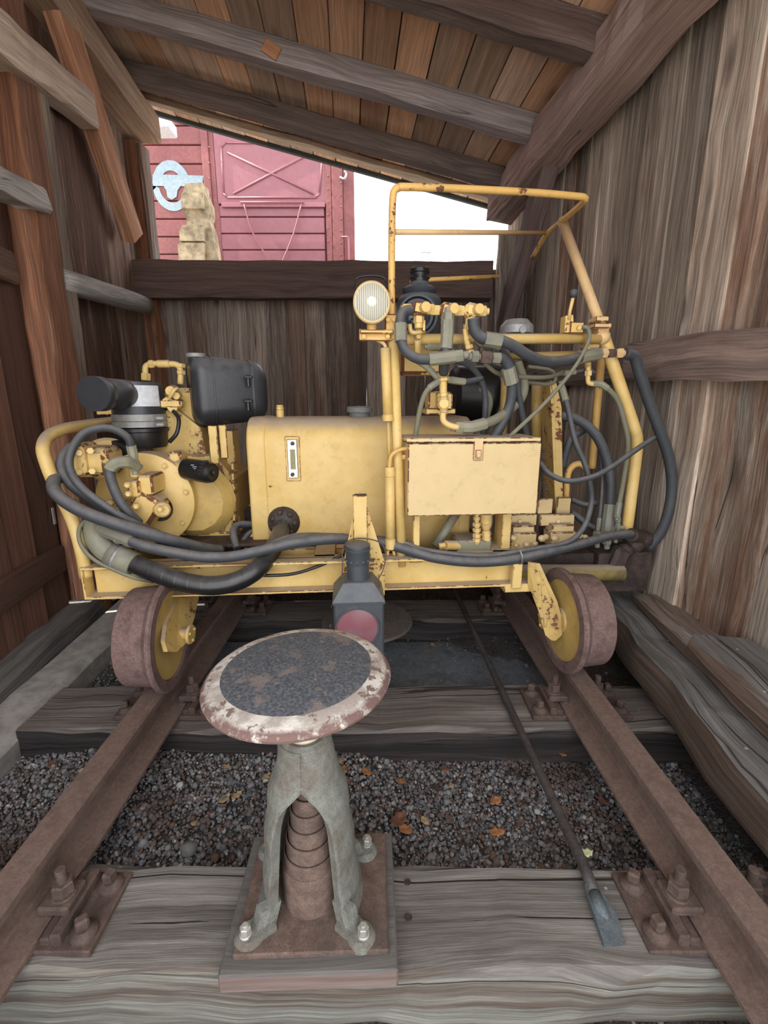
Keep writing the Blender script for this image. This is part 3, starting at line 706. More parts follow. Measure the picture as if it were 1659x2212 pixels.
# right outrigger (greasy) and its tube
mb = MB(); fb(mb, 1120, 1196, 1402, 1222, 1.86, .16); fb(mb, 1290, 1195, 1403, 1278, 1.82, .16); fb(mb, 1170, 1252, 1345, 1282, 1.9, .1); part('outrigger_frame', mb, m_grease)
mb = MB(); mb.cyl(M(1080, 1237, 1.80), M(1345, 1237, 1.80), .036, 20); part('outrigger_tube', mb, paint('grimy olive paint', (.30, .22, .07), (.10, .075, .04), .9, .7))
mb = MB(); fb(mb, 1108, 1218, 1128, 1272, 1.585, .03); fb(mb, 1090, 1262, 1150, 1280, 1.60, .08); part('stop_lug', mb, m_yel)
# round turntable disc under the frame
c = PZ(793, 1334, .06); mb = MB(); mb.lathe([(.0, .0), (.225, .0), (.23, .004), (.23, .012), (.225, .016), (.0, .016)], (c.x, c.y, .035), (0, 0, 1), 48); mb.cyl((c.x, c.y, .05), (c.x, c.y, zb+.02), .05)
part('turntable_disc', mb, rustm('dusty turntable steel', (.14, .12, .105), (.19, .165, .145), 12, c3=(.11, .085, .07)))
# --- wheels ---
def wheel(c, s):      # s = outward direction
    w = MB(); ax = V((s, s*.08, 0))
    # h measured outward from inner face
    w.lathe([(.152, .006), (.157, 0), (.190, 0), (.196, .006), (.196, .016), (.180, .030), (.175, .036), (.171, .085), (.168, .128), (.160, .134), (.157, .134), (.152, .128), (.152, .006)], c, ax, 56)
    wh = part('wheel', w, m_wheel)
    d = MB(); d.lathe([(.153, .008), (.150, .012), (.138, .03), (.095, .05), (.055, .052), (.05, .02), (.045, .0), (.03, -.004), (0, -.004)], c, ax, 40)
    d.lathe([(0, .075), (.05, .075), (.150, .085), (.153, .08)], c, ax, 40)
    part('wheel_disc', d, m_yeld, wh)
    return wh
cl = M(374, 1372, 1.552); cr = M(1207, 1340, 1.552)
cl.x -= .0; cl.z = .325; cr.z = .325
wheel(cl, -1); wheel(cr, 1)
def arm(pts, c, s, name='wheel_arm'):
    mb = MB(); mb.prism([M(*p) for p in pts], V((s*.014, 0, 0))); h = part(name, mb, m_yeld)
    b = MB(); ax = V((-s, 0, 0)); p = V(c)-V((s*.055, 0, 0)); b.cyl(p, p+ax*.012, .034, 24); b.cyl(p-ax*.05, p, .02, 16)
    for k in range(3): q = p+V((0, .022*math.cos(2.1*k+.5), .022*math.sin(2.1*k+.5))); b.hexn(q+ax*.01, q+ax*.018, .006)
    part('axle_cap', b, m_yeld, h)
arm([(388, 1280, 1.69), (432, 1280, 1.80), (420, 1335, 1.66), (403, 1388, 1.53), (382, 1408, 1.46), (362, 1408, 1.42), (356, 1385, 1.43), (360, 1350, 1.49)], cl, -1)
arm([(1140, 1213, 1.62), (1158, 1217, 1.60), (1196, 1300, 1.545), (1208, 1345, 1.525), (1206, 1372, 1.52), (1192, 1384, 1.52), (1178, 1372, 1.525), (1163, 1320, 1.54), (1140, 1260, 1.60)], cr, 1)
# --- guard rail left ---
hose([(186, 1246, 1.63), (176, 1190, 1.63), (155, 1120, 1.64), (118, 1045, 1.65), (100, 1000, 1.66), (93, 968, 1.68), (104, 943, 1.74), (135, 928, 1.82), (180, 919, 1.95), (262, 908, 2.2)], .021, m_yel, 'guard_rail')
# --- engine ---
eg = MB(); fb(eg, 352, 838, 432, 1000, 2.05, .22, .02); 
P4 = [M(376, 880, 2.02), M(434, 925, 2.02), M(447, 992, 2.0), (M(330, 992, 2.0)), M(330, 900, 2.02)]
eg.prism(P4, MYD*.25)
P5 = [M(300, 990, 1.95), M(380, 1000, 1.95), M(470, 990, 1.98), M(506, 1035, 1.98), M(510, 1120, 1.98), M(470, 1165, 1.96), M(400, 1172, 1.95), M(300, 1165, 1.95)]
eg.prism(P5, MYD*.3)
en = part('engine_block', eg, m_yeld)
mb = MB(); fb(mb, 405, 985, 455, 1002, 1.93, .15); fb(mb, 420, 1000, 445, 1160, 1.93, .1); fb(mb, 480, 1040, 500, 1150, 1.95, .1, .006); fb(mb, 440, 1100, 490, 1112, 1.935, .05, .004); fb(mb, 450, 1150, 515, 1170, 1.93, .2, .006)
for i in range(6): fb(mb, 498+i*.6, 1000+i*22, 506+i*.6, 1016+i*22, 1.95, .06)
part('engine_casing_rib', mb, m_yeld, en)
mb = MB(); fb(mb, 452, 920, 470, 1002, 1.90, .012); part('engine_bracket', mb, m_yel, en)
for q4 in ((474, 918, 490, 990, 1.93, .012), (494, 930, 512, 1170, 2.06, .1), (330, 905, 352, 985, 2.1, .1)): mb = MB(); fb(mb, *q4); part('engine_bracket', mb, m_yel, en)
mb = MB(); mb.lathe([(.10, -.02), (.195, 0), (.205, .05), (.205, .30), (.1, .3)], M(398, 1090, 1.96), MYD, 10, sm=False); mb.lathe([(.12, -.05), (.14, -.03), (.16, 0)], M(425, 1080, 1.94), MYD, 14); part('bell_housing', mb, m_yeld, en)
c = M(313, 1082, 1.84); R0_ = (M(419, 1082, 1.84)-c).length
mb = MB(); mb.lathe([(.0, .0), (R0_-.01, 0), (R0_, .006), (R0_, .09), (R0_-.01, .1), (0, .1)], c, MYD, 56)
mb.lathe([(.07, -.004), (.075, .0)], c, MYD, 32)
fw = part('flywheel_cover', mb, m_yel, en)
for k in range(8):
    mb = MB(); a_ = k*math.pi/4+.2; q = c+MXD*math.cos(a_)*(R0_-.022)+UP*math.sin(a_)*(R0_-.022); mb.cyl(q, q-MYD*.004, .012, 12); mb.hexn(q-MYD*.003, q-MYD*.011, .009)
    part('cover_bolt', mb, m_yel, en)
mb = MB(); q = M(345, 1098, 1.835); mb.lathe([(.052, -.003), (.05, .002), (0, .002)], q, MYD, 18); part('oily_stain', mb, m_grease, en)
# pump on the cover
mb = MB(); fb(mb, 296, 1028, 330, 1072, 1.72, .12, .008); fb(mb, 275, 1040, 300, 1075, 1.70, .06, .006)
Rp = MR @ Matrix.Rotation(.62, 3, 'Y')
mb.box(M(318, 1095, 1.76), (.10, .10, .12), Rp, .014); mb.box(M(300, 1122, 1.76), (.09, .09, .10), Rp, .012)
mb.cyl(M(340, 1092, 1.80), M(352, 1102, 1.70), .038, 20, r2=.028); mb.cyl(M(352, 1102, 1.72), M(354, 1103, 1.69), .02, 16)
for x, y in ((277, 1046), (279, 1065), (296, 1092), (348, 1098), (240, 1085)):
    mb.hexn(M(x, y, 1.715), M(x-2, y+2, 1.675), .012); mb.cyl(M(x-2, y+2, 1.69), M(x-3, y+3, 1.662), .0075, 12)
mb.box(M(255, 1110, 1.78), (.13, .08, .07), MR @ Matrix.Rotation(-.5, 3, 'Y'), .012); mb.cyl(M(222, 1100, 1.80), M(240, 1088, 1.72), .018, 12)
mb.cyl(M(292, 1030, 1.74), M(290, 1012, 1.74), .018, 12)
part('hydraulic_pump', mb, m_yel, en)
mb = MB(); mb.box(M(212, 995, 1.78), (.13, .14, .105), MR, .02); mb.cyl(M(236, 994, 1.85), M(232, 992, 1.93), .085, 28); mb.box(M(184, 990, 1.74), (.05, .11, .11), MR, .01)
mb.hexn(M(172, 978, 1.70), M(170, 978, 1.67), .012); mb.hexn(M(196, 974, 1.70), M(195, 974, 1.67), .012); mb.hexn(M(172, 1020, 1.70), M(170, 1020, 1.67), .012); mb.hexn(M(200, 1018, 1.70), M(199, 1018, 1.67), .012)
mb.cyl(M(195, 968, 1.78), M(196, 955, 1.78), .014, 12); part('gear_pump', mb, m_yel, en)
mb = MB(); mb.lathe([(0, 0), (.05, 0), (.085, .002), (.09, .02), (.088, .03)], M(240, 1000, 1.86), MYD, 32); part('fan_grille', mb, m_black, en)
# air filter
af = M(302, 900, 2.0); r = .099
z = lambda y: M(302, y, 2.0-r).z
mb = MB(); mb.lathe([(0, z(822)), (r*.93, z(824)), (r*.97, z(830)), (r, z(846)), (r*1.0, z(896)), (0, z(896))], (af.x, af.y, 0), UP, 40)
ex = M(221, 851, 1.78); mb.tube([V((af.x, af.y, z(850))), ex.lerp(V((af.x, af.y, z(850))), .5), ex], [.05, .054, .056], 28)
ai = part('air_filter', mb, m_blk, en)
mb = MB(); mb.tube([ex, ex+(ex-V((af.x, af.y, ex.z))).normalized()*.004, ex+(ex-V((af.x, af.y, ex.z))).normalized()*.05], [.052, .060, .060], 32); part('inlet_cap', mb, m_blk, ai)
mb = MB(); mb.lathe([(r*.97, z(895)), (r*1.03, z(896)), (r*1.03, z(910)), (r*1.0, z(911)), (r*1.04, z(912)), (r*1.04, z(924)), (r*.97, z(925))], (af.x, af.y, 0), UP, 40)
mb.box(M(346, 903, 1.90), (.03, .02, .012), MR); mb.box(M(347, 917, 1.90), (.03, .02, .012), MR); part('clamp_band', mb, m_ltgrey, ai)
mb = MB(); mb.lathe([(r*1.02, z(926)), (r*1.08, z(927)), (r*1.08, z(934)), (r*1.02, z(936)), (r, z(962)), (r*.92, z(970)), (0, z(971))], (af.x, af.y, 0), UP, 40); part('filter_bowl', mb, m_black, ai)
mb = MB(); n = 8; r1 = r*1.006; n = 14; a0 = math.radians(-84); a1 = math.radians(-12)
pts = [(V((af.x+r1*math.cos(a0+(a1-a0)*i/n), af.y+r1*math.sin(a0+(a1-a0)*i/n), 0))) for i in range(n+1)]
zt_, zb_ = z(832), z(878)
R1 = [[p+UP*zb_, p+UP*zt_, p*1+UP*zt_+(V((af.x, af.y, 0))-p)*.02, p+UP*zb_+(V((af.x, af.y, 0))-p)*.02] for p in pts]
mb.rings(R1, list(range(n+1)), [0, 1, 2, 3, 4], (.5, 0, .5), False); part('filter_label', mb, m_white, ai)
mb = MB(); fb(mb, 207, 880, 262, 896, 1.95, .05); part('filter_bracket', mb, m_yel, en)
# black fuel tank
def pillow(p0, p1, w, h, rc, re, up=UP, n=6, tp=0.):
    p0, p1 = V(p0), V(p1); a, x, u = basis(p1-p0, up); L = (p1-p0).length; m = MB(); R = []; us = []
    st_ = [(i/n*math.pi/2) for i in range(n+1)]
    seq = [(re*(1-math.sin(t)), re*(1-math.cos(t))) for t in reversed(st_)]
    seq = [(re*(1-math.sin(t)), re*(1-math.cos(t))) for t in st_]     # (inset, along)
    L2 = [(i_, al) for i_, al in [(re*(1-math.sin(t)), re*(1-math.cos(t))) for t in st_]]
    full = L2+[(i_, L-al) for i_, al in reversed(L2)]
    for ins, al in full:
        hw, hh = (w/2-ins)*(1-tp*al/L), (h/2-ins)*(1-tp*al/L); r_ = max(rc-ins*.6, .004); ring = []
        for cx, cy, t0 in ((hw-r_, hh-r_, 0), (-hw+r_, hh-r_, 1), (-hw+r_, -hh+r_, 2), (hw-r_, -hh+r_, 3)):
            for k in range(7): t = (t0+k/6)*math.pi/2; ring.append(p0+a*al+x*(cx+r_*math.cos(t))+u*(cy+r_*math.sin(t)))
        R.append(ring); us.append(al)
    Lq = [0]
    for j in range(len(ring)): Lq.append(Lq[-1]+(ring[(j+1) % len(ring)]-ring[j]).length)
    m.rings(R, us, Lq, m.rt(), True, True); return m
ta, tb = M(395, 845, 1.98), M(560, 846, 2.08); ta = ta+MYD*.08; tb = tb+MYD*.10
mb = pillow(ta, tb, .27, .29, .075, .055, tp=.16, n=9); ft = part('fuel_tank', mb, m_blk, en)
mb = MB(); a_, x_, u_ = basis(tb-ta, UP)
def strap(f, ex_, wd=.006, th=.003):
    p = ta.lerp(tb, f); k_ = 1-.16*f; m = pillow(p-a_*wd/2, p+a_*wd/2, (.27+ex_)*k_, (.29+ex_)*k_, .075, .001); return m
part('tank_seam', strap(.27, .008), m_blk, ft); part('tank_strap', strap(.78, .008, .012), m_blk, ft)
for y_ in (810, 862):
    mb = MB(); fb(mb, 533, y_, 539, y_+26, 2.0, .02, .003); fb(mb, 528, y_+2, 545, y_+7, 1.995, .02, .002); part('strap_buckle', mb, m_black, ft)
q = M(424, 779, 2.02); mb = MB(); mb.cyl(q-UP*.01, q+UP*.012, .03, 24); mb.build; part('filler_neck', mb, m_blk, ft)
mb = MB(); mb.lathe([(.036, 0), (.038, .003), (.038, .013), (.034, .016), (0, .016)], q+UP*.012, UP, 24); part('fuel_cap', mb, m_ltgrey, ft)
# small pipes at engine top
mb = MB(); mb.hexn(M(315, 822, 2.1), M(315, 806, 2.1), .02); mb.tube(smooth_path([M(315, 812, 2.1), M(314, 795, 2.1), M(322, 787, 2.1), M(345, 785, 2.1)], 5), .012, 10); mb.hexn(M(322, 787, 2.1), M(333, 786, 2.1), .017); mb.cyl(M(340, 786, 2.1), M(366, 786, 2.1), .016, 12); mb.tube(smooth_path([M(366, 786, 2.1), M(382, 788, 2.1), M(390, 800, 2.1), M(390, 830, 2.1)], 5), .013, 10)
for y in (785, 800): mb.hexn(M(391, y, 2.1), M(391, y+9, 2.1), .018)
part('oil_pipe', mb, m_yel, en)
mb = MB(); 
for x, y, rr in ((368, 845, .02), (380, 855, .015), (362, 870, .022), (385, 872, .014), (372, 880, .02)): mb.cyl(M(x, y, 1.98), M(x+6, y-3, 2.05), rr, 12)
mb.tube([M(365, 862, 1.96), M(376, 842, 1.96), M(384, 838, 1.97)], .007, 8); mb.box(M(372, 872, 2.0), (.08, .05, .03), MR, .005); part('injector_fittings', mb, m_yel, en)
hose([(375, 888, 1.98), (386, 905, 1.95), (382, 935, 1.93), (366, 955, 1.93)], .008, m_black, 'breather_hose', en)
# oil filter
a_, b_ = M(398, 1012, 1.86), M(461, 1022, 1.80)
mb = MB(); L_ = (b_-a_).length; mb.lathe([(.030, 0), (.040, .008), (.042, .02), (.042, L_-.02), (.036, L_-.004), (.03, L_)], a_, b_-a_, 32); mb.hexn(b_, b_+(b_-a_).normalized()*.008, .012)
of = part('oil_filter', mb, m_black, en)
for k in range(9):
    t = MB(); ang = -1.0+k*.25
    ax_, sx_, ux_ = basis(b_-a_); q = a_+(b_-a_)*.72+(-sx_*0+(ux_*math.sin(-ang*1.3+.6)-MYD*math.cos(-ang*1.3+.6)))*.043
    t.box(q, (.022, .003, .003), MR, .001); part('filter_rib', t, m_black, of) if k < 7 else None
mb = MB()
for k in range(6):
    fb(mb, 412+k*3, 1004+k*4, 413+k*3+ (9 if k % 2 else 6), 1005+k*4, 1.785, .001, .0002)
part('filter_print', mb, m_white, of)
mb = MB(); mb.cyl(M(385, 1008, 1.90), M(400, 1012, 1.86), .03, 20); mb.box(M(384, 990, 1.92), (.05, .08, .06), MR, .01); part('filter_head', mb, m_yel, en)
# guard tube base etc.
mb = MB(); mb.lathe([(0, 0), (.03, 0), (.036, .03), (.05, .06)], M(270, 1215, 1.82), UP, 16); fb(mb, 215, 1235, 300, 1250, 1.75, .1); part('engine_mount', mb, m_yeld, en)
# --- hydraulic tank ---
D_T = 1.86
tl, tr = M(536, 1030, D_T), M(1018, 1030, D_T); ztop = M(780, 903, D_T+.03).z; zbot = M(780, 1190, D_T+.12).z
H_ = ztop-zbot; dep = .40; c0 = V((tl.x, tl.y, (ztop+zbot)/2))+MYD*dep/2; c1 = V((tr.x, tr.y, (ztop+zbot)/2))+MYD*dep/2
tk = part('hydraulic_tank', pillow(c0, c1, dep, H_, .11, .012), m_yel)
mb = pillow(c0+MXD*.0, c0+MXD*.075, dep+.01, H_+.006, .11, .012); part('tank_end_band', mb, m_yel, tk)
mb = pillow(c1-MXD*.05, c1+MXD*.004, dep+.008, H_+.005, .11, .012); part('tank_end_band', mb, m_yel, tk)
q = V((M(777, 890, D_T+.2).x, M(777, 890, D_T+.2).y, ztop)); mb = MB(); mb.lathe([(.046, 0), (.046, .018), (.056, .019), (.056, .038), (.05, .043), (0, .046)], q, UP, 32); part('tank_cap', mb, plain('grey cap', (.17, .17, .165), .6), tk)
q = V((M(605, 890, D_T+.15).x, M(605, 890, D_T+.15).y, ztop)); mb = MB(); mb.cyl(q-UP*.01, q+UP*.03, .016, 16); mb.hexn(q+UP*.03, q+UP*.042, .016); mb.cyl(q+UP*.042, q+UP*.05, .014, 16); part('breather', mb, m_yel, tk)
g = MB(); q = M(634, 991, D_T-.006)
ga = MB(); fb(ga, 617, 943, 648, 1039, D_T-.008, .012, .002); gp = part('gauge_backing', ga, m_yel, tk)
ga = MB(); fb(ga, 621, 949, 643, 1033, D_T-.020, .014, .003); part('level_gauge', ga, m_chrome, gp)
ga = MB(); fb(ga, 627, 971, 638, 1014, D_T-.0225, .004, .001); part('sight_glass', ga, m_glassy, gp)
for y in (958, 1025): ga = MB(); a_ = M(632, y, D_T-.02); ga.hexn(a_, a_-MYD*.008, .0085); part('gauge_nut', ga, m_grease, gp)
mb = MB(); q = M(613, 1128, D_T-.002); mb.lathe([(0, -.03), (.03, -.03), (.045, -.022), (.062, -.008), (.066, 0)], q, MYD, 20)
for k in range(7): mb.ball(q+MXD*.045*math.cos(k*.9)+UP*.045*math.sin(k*.9)-MYD*.018, .014, 8, 6)
part('suction_flange', mb, m_grease, tk)
# long rails in front of / beneath tank
mb = MB(); fb(mb, 600, 1186, 745, 1206, 1.78, .05); fb(mb, 540, 1150, 560, 1215, 1.9, .05); part('tank_cradle', mb, m_yel)
# --- post, tubes and struts ---
def tb_(pts, r, name, mat=m_yel, parent=None, n=6, seg=16):
    mb = MB(); mb.tube(smooth_path([M(*p) for p in pts], n) if len(pts) > 2 else [M(*p) for p in pts], r, seg); return part(name, mb, mat, parent)
m_ytube = paint('rusty yellow tube paint', (.72, .44, .13), (.62, .38, .12), 1.35, .3)
m_ytube2 = paint('yellow-grey tube paint', (.70, .47, .22), (.60, .40, .22), .6, .3)
tb_([(848, 690, 1.66), (868, 1222, 1.655)], .0185, 'post', m_yel)
cf = tb_([(846, 700, 1.66), (846, 560, 1.66), (847, 470, 1.66), (849, 425, 1.66), (853, 411, 1.66), (862, 405, 1.66), (880, 404, 1.66), (1000, 408, 1.70), (1150, 416, 1.76), (1245, 424, 1.80), (1262, 427, 1.81), (1263, 434, 1.83), (1240, 455, 1.95), (1212, 479, 2.1), (1180, 508, 2.3), (1151, 556, 2.5)], .0115, 'canopy_frame', m_ytube, None, 5)
tb_([(850, 501, 1.67), (1180, 503, 2.28)], .009, 'canopy_bar', m_ytube2); tb_([(885, 606, 2.3), (1077, 597, 2.5)], .010, 'canopy_bar', m_ytube)
tb_([(1214, 475, 2.1), (1296, 700, 1.82)], .019, 'canopy_strut', m_ytube2)
tb_([(850, 733, 1.70), (1310, 731, 1.82)], .0185, 'cross_tube', m_yel); tb_([(1085, 770, 2.1), (1312, 764, 1.92)], .015, 'cross_tube', m_yeld)
tb_([(1300, 715, 1.84), (1318, 770, 1.84), (1345, 850, 1.84), (1370, 925, 1.84), (1376, 955, 1.84), (1371, 1010, 1.84), (1354, 1146, 1.84)], .0235, 'side_tube', m_yel)
tb_([(1300, 765, 2.0), (1283, 960, 2.05), (1279, 1012, 2.05)], .0165, 'side_tube', m_ytube)
tb_([(1160, 830, 2.15), (1158, 960, 2.15)], .024, 'lift_tube', m_yeld); tb_([(1092, 820, 2.2), (1085, 950, 2.2)], .02, 'lift_tube', m_yeld)
tb_([(1222, 1095, 2.0), (1226, 1030, 2.0), (1236, 1008, 2.0), (1252, 1002, 2.0), (1268, 1012, 2.0)], .014, 'bent_pipe', m_ytube)
# gas strut pair on the left of the post
sg = tb_([(832, 752, 1.64), (838, 907, 1.64)], .0165, 'strut_cylinder', m_yel); tb_([(838, 905, 1.64), (842, 1012, 1.64)], .0065, 'strut_rod', m_yeld, sg)
sg = tb_([(842, 1010, 1.64), (843, 1186, 1.64)], .0175, 'strut_cylinder', m_yel); mb = MB(); mb.cyl(M(842, 1008, 1.64), M(842, 1030, 1.64), .0195, 20); part('strut_end', mb, m_yel, sg); mb = MB(); mb.cyl(M(843, 1163, 1.64), M(843, 1185, 1.64), .0195, 20); part('strut_end', mb, m_yel, sg)
mb = MB(); mb.cyl(M(837, 895, 1.64), M(838, 910, 1.64), .019, 20); part('strut_end', mb, m_yel, sg)
hose([(841, 1010, 1.63), (845, 985, 1.62), (862, 972, 1.62), (884, 968, 1.63)], .007, m_ytube, 'cable', fits=())
hose([(838, 1188, 1.65), (838, 1205, 1.66), (848, 1216, 1.67)], .006, m_yel, 'cable'); hose([(850, 1188, 1.65), (853, 1205, 1.66), (862, 1215, 1.67)], .006, m_yel, 'cable')
hose([(834, 752, 1.64), (828, 742, 1.65), (810, 732, 1.67)], .006, m_ytube2, 'cable')
# toolbox
mb = MB(); fb(mb, 881, 957, 1165, 1113, 1.585, .17, .004); tx = part('toolbox', mb, m_yelp)
mb = MB(); fb(mb, 877, 946, 1169, 955, 1.575, .19, .003); part('lid', mb, m_yelp, tx)
mb = MB(); fb(mb, 1024, 952, 1044, 994, 1.575, .008, .002); fb(mb, 1028, 972, 1040, 990, 1.568, .008, .002); mb.cyl(M(1034, 984, 1.568), M(1034, 984, 1.56), .005, 10); part('latch', mb, m_ytube2, tx)
mb = MB(); mb.hexn(M(876, 987, 1.64), M(868, 987, 1.64), .009); part('side_bolt', mb, m_ytube, tx)
mb = MB(); fb(mb, 893, 1110, 907, 1212, 1.64, .05, .003); fb(mb, 885, 1204, 915, 1216, 1.62, .07, .004); part('toolbox_leg', mb, m_yel, tx)
mb = MB(); fb(mb, 1085, 1105, 1104, 1198, 1.70, .1, .003); part('channel_post', mb, m_yel)
# hook bracket in front
mb = MB(); mb.prism([M(764, 1105, 1.585), M(796, 1105, 1.585), M(831, 1215, 1.585), M(831, 1285, 1.585), M(741, 1285, 1.585), M(745, 1200, 1.585)], MYD*.012); hk = part('lamp_bracket', mb, m_yel)
mb = MB(); fb(mb, 763, 1071, 794, 1190, 1.555, .035, .003); part('bracket_socket', mb, m_yel, hk)
mb = MB(); fb(mb, 766, 1069.5, 792, 1072, 1.559, .026, .001); part('socket_shade', mb, m_grease, hk)  # dark sheet on the solid socket, painted for the shade of its hollow
# right side blade plates
mb = MB(); mb.prism([M(1190, 822, 1.93), M(1202, 828, 1.93), M(1213, 880, 1.93), M(1216, 1100, 1.93), M(1200, 1103, 1.93), M(1200, 885, 1.93)], MYD*.012)
mb.prism([M(1188, 822, 1.932), M(1200, 885, 1.932), M(1200, 1103, 1.932), M(1178, 1100, 2.05), M(1172, 900, 2.05), M(1172, 830, 2.05)], MYD*.01); part('blade_plate', mb, m_yel)
mb = MB(); fb(mb, 1163, 1078, 1194, 1110, 1.86, .02); fb(mb, 1204, 1075, 1233, 1110, 1.90, .02); fb(mb, 1100, 1112, 1160, 1136, 1.84, .02); fb(mb, 1168, 1112, 1241, 1136, 1.84, .02)
for x in (1123, 1206): mb.hexn(M(x, 1126, 1.842), M(x, 1126, 1.83), .009)
part('mounting_plate', mb, m_yelp)
sp_ = MB(); P = []
for i in range(260):
    f = i/259; c_ = M(1170+8*f, 962+112*f, 1.80); a_ = i*.55; P.append(c_+MXD*.011*math.cos(a_)+MYD*.011*math.sin(a_))
sp_.tube(P, .0022, 5); part('coil_spring', sp_, m_rail2)
# valve blocks
def vblock(x0, y0, x1, y1, D, extra):
    mb = MB(); fb(mb, x0, y0, x1, y1, D, .08, .005); fb(mb, x0+3, y0-16, x1-4, y0+2, D+.02, .07, .006); v = part('valve_block', mb, m_yelp)
    for x, y, rr in extra:
        q = MB(); q.cyl(M(x, y, D), M(x-2, y, D-.022), rr, 16); q.hexn(M(x-2, y, D-.02), M(x-3, y, D-.035), rr*.7); part('valve_plug', q, m_yelp, v)
vblock(1103, 1152, 1160, 1190, 1.76, ((1111, 1162, .013), (1118, 1178, .008), (1172, 1163, .014), (1140, 1176, .012), (1158, 1174, .009)))
vblock(1190, 1150, 1246, 1182, 1.78, ((1200, 1163, .014), (1180, 1160, .012), (1255, 1158, .012), (1266, 1160, .010)))
mb = MB(); fb(mb, 1045, 1172, 1062, 1196, 1.72, .1); fb(mb, 989, 1168, 1062, 1196, 1.70, .12, .006); part('manifold_block', mb, m_fit)
mb = MB(); mb.hexn(M(948, 1180, 1.70), M(962, 1178, 1.70), .014); mb.cyl(M(962, 1178, 1.70), M(992, 1178, 1.72), .02, 16)
for y in (1115, 1128, 1140, 1152, 1162): mb.hexn(M(1030, y, 1.70), M(1030, y+9, 1.70), .013 if y % 2 else .016)
mb.cyl(M(1050, 1108, 1.72), M(1050, 1130, 1.72), .024, 20); mb.cyl(M(1050, 1130, 1.72), M(1050, 1145, 1.72), .024, 20, r2=.015); mb.cyl(M(1050, 1145, 1.72), M(1050, 1165, 1.72), .017, 16)
for y in (1150, 1160): mb.hexn(M(1050, y, 1.72), M(1050, y+8, 1.72), .02)
mb.cyl(M(1030, 1110, 1.7), M(1030, 1175, 1.7), .009, 12); part('pipe_fittings', mb, m_yel)
tb_([(985, 1110, 1.80), (940, 1180, 1.76)], .018, 'lower_pipe', m_fit)
# headlight
hc = M(803, 654, 1.60); rr_ = (M(846, 654, 1.60)-hc).length
hl = MB(); hl.lathe([(rr_*.93, -.012), (rr_, -.008), (rr_*1.0, .01), (rr_*.93, .03), (rr_*.7, .07), (rr_*.3, .10), (0, .105)], hc, MYD, 44, sx=.93)
h_ = part('headlight', hl, m_yelp)
T = NT('ribbed lamp glass'); p = T.pos(); sp = T.n('SeparateXYZ'); T.L.new(p, sp.inputs[0]); wv = T.math('SINE', T.math('MULTIPLY', sp.outputs[0], 900.))
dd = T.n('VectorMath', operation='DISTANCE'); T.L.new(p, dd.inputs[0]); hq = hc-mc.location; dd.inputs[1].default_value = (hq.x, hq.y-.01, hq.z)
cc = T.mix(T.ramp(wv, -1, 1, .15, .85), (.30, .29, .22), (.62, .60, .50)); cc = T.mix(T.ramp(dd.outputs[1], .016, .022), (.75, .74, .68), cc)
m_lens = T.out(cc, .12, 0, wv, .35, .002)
mb = MB(); mb.lathe([(rr_*.93, -.010), (rr_*.75, -.017), (rr_*.4, -.022), (0, -.024)], hc, MYD, 44, sx=.93); part('lens', mb, m_lens, h_)
hose([(770, 625, 1.66), (768, 605, 1.67), (782, 597, 1.67), (815, 596, 1.67), (832, 603, 1.67), (836, 622, 1.66)], .0035, m_black, 'lamp_hoop', h_)
mb = MB(); fb(mb, 775, 710, 848, 736, 1.64, .012); fb(mb, 778, 712, 850, 720, 1.62, .06); mb.cyl(M(803, 700, 1.64), M(803, 715, 1.64), .016, 16); fb(mb, 832, 678, 862, 735, 1.64, .04, .004)
for x, y in ((786, 727), (838, 727), (838, 690), (852, 690)): mb.hexn(M(x, y, 1.645), M(x, y, 1.625), .008)
part('headlight_bracket', mb, m_ytube)
# yellow junction box behind the hoses
mb = MB(); fb(mb, 867, 738, 955, 809, 1.80, .12, .012); part('junction_box', mb, m_yel)
# top valves
def tv(x, y, D):
    mb = MB(); c_ = M(x, y, D); mb.box(c_, (.05, .05, .045), MR @ Matrix.Rotation(.2, 3, 'Y'), .01); mb.hexn(c_-MXD*.055, c_-MXD*.024, .017); mb.hexn(c_+MXD*.024, c_+MXD*.05, .018); mb.cyl(c_-MXD*.06, c_+MXD*.06, .011, 14)
    mb.cyl(c_+MXD*.012-MYD*.02, c_+MXD*.018-MYD*.045, .017, 14); mb.hexn(c_-UP*.02, c_-UP*.045, .018); mb.cyl(c_-UP*.04, c_-UP*.06, .014, 12)
    return part('ball_valve', mb, m_yel)
for x, y in ((905, 668), (965, 671), (1018, 672)): tv(x, y, 1.64)
for x, y0, y1 in ((904, 700, 730), (901, 735, 765), (1008, 700, 735)): mb = MB(); mb.hexn(M(x, y0, 1.66), M(x, y1, 1.68), .012); part('valve_adapter', mb, m_yel)
mb = MB(); mb.tube(smooth_path([M(1005, 710, 1.66), M(1008, 735, 1.66), M(1016, 765, 1.68)], 4), .010, 10)
for y in (725, 745, 757): mb.hexn(M(1008+(y-725)*.2, y, 1.66), M(1010+(y-725)*.2, y+9, 1.66), .014)
part('valve_adapter', mb, m_yel)
mb = MB(); mb.tube(smooth_path([M(885, 700, 1.66), M(890, 718, 1.66), M(918, 714, 1.66)], 4), .008, 8); fb(mb, 912, 690, 920, 716, 1.64, .02); part('valve_adapter', mb, m_yel)
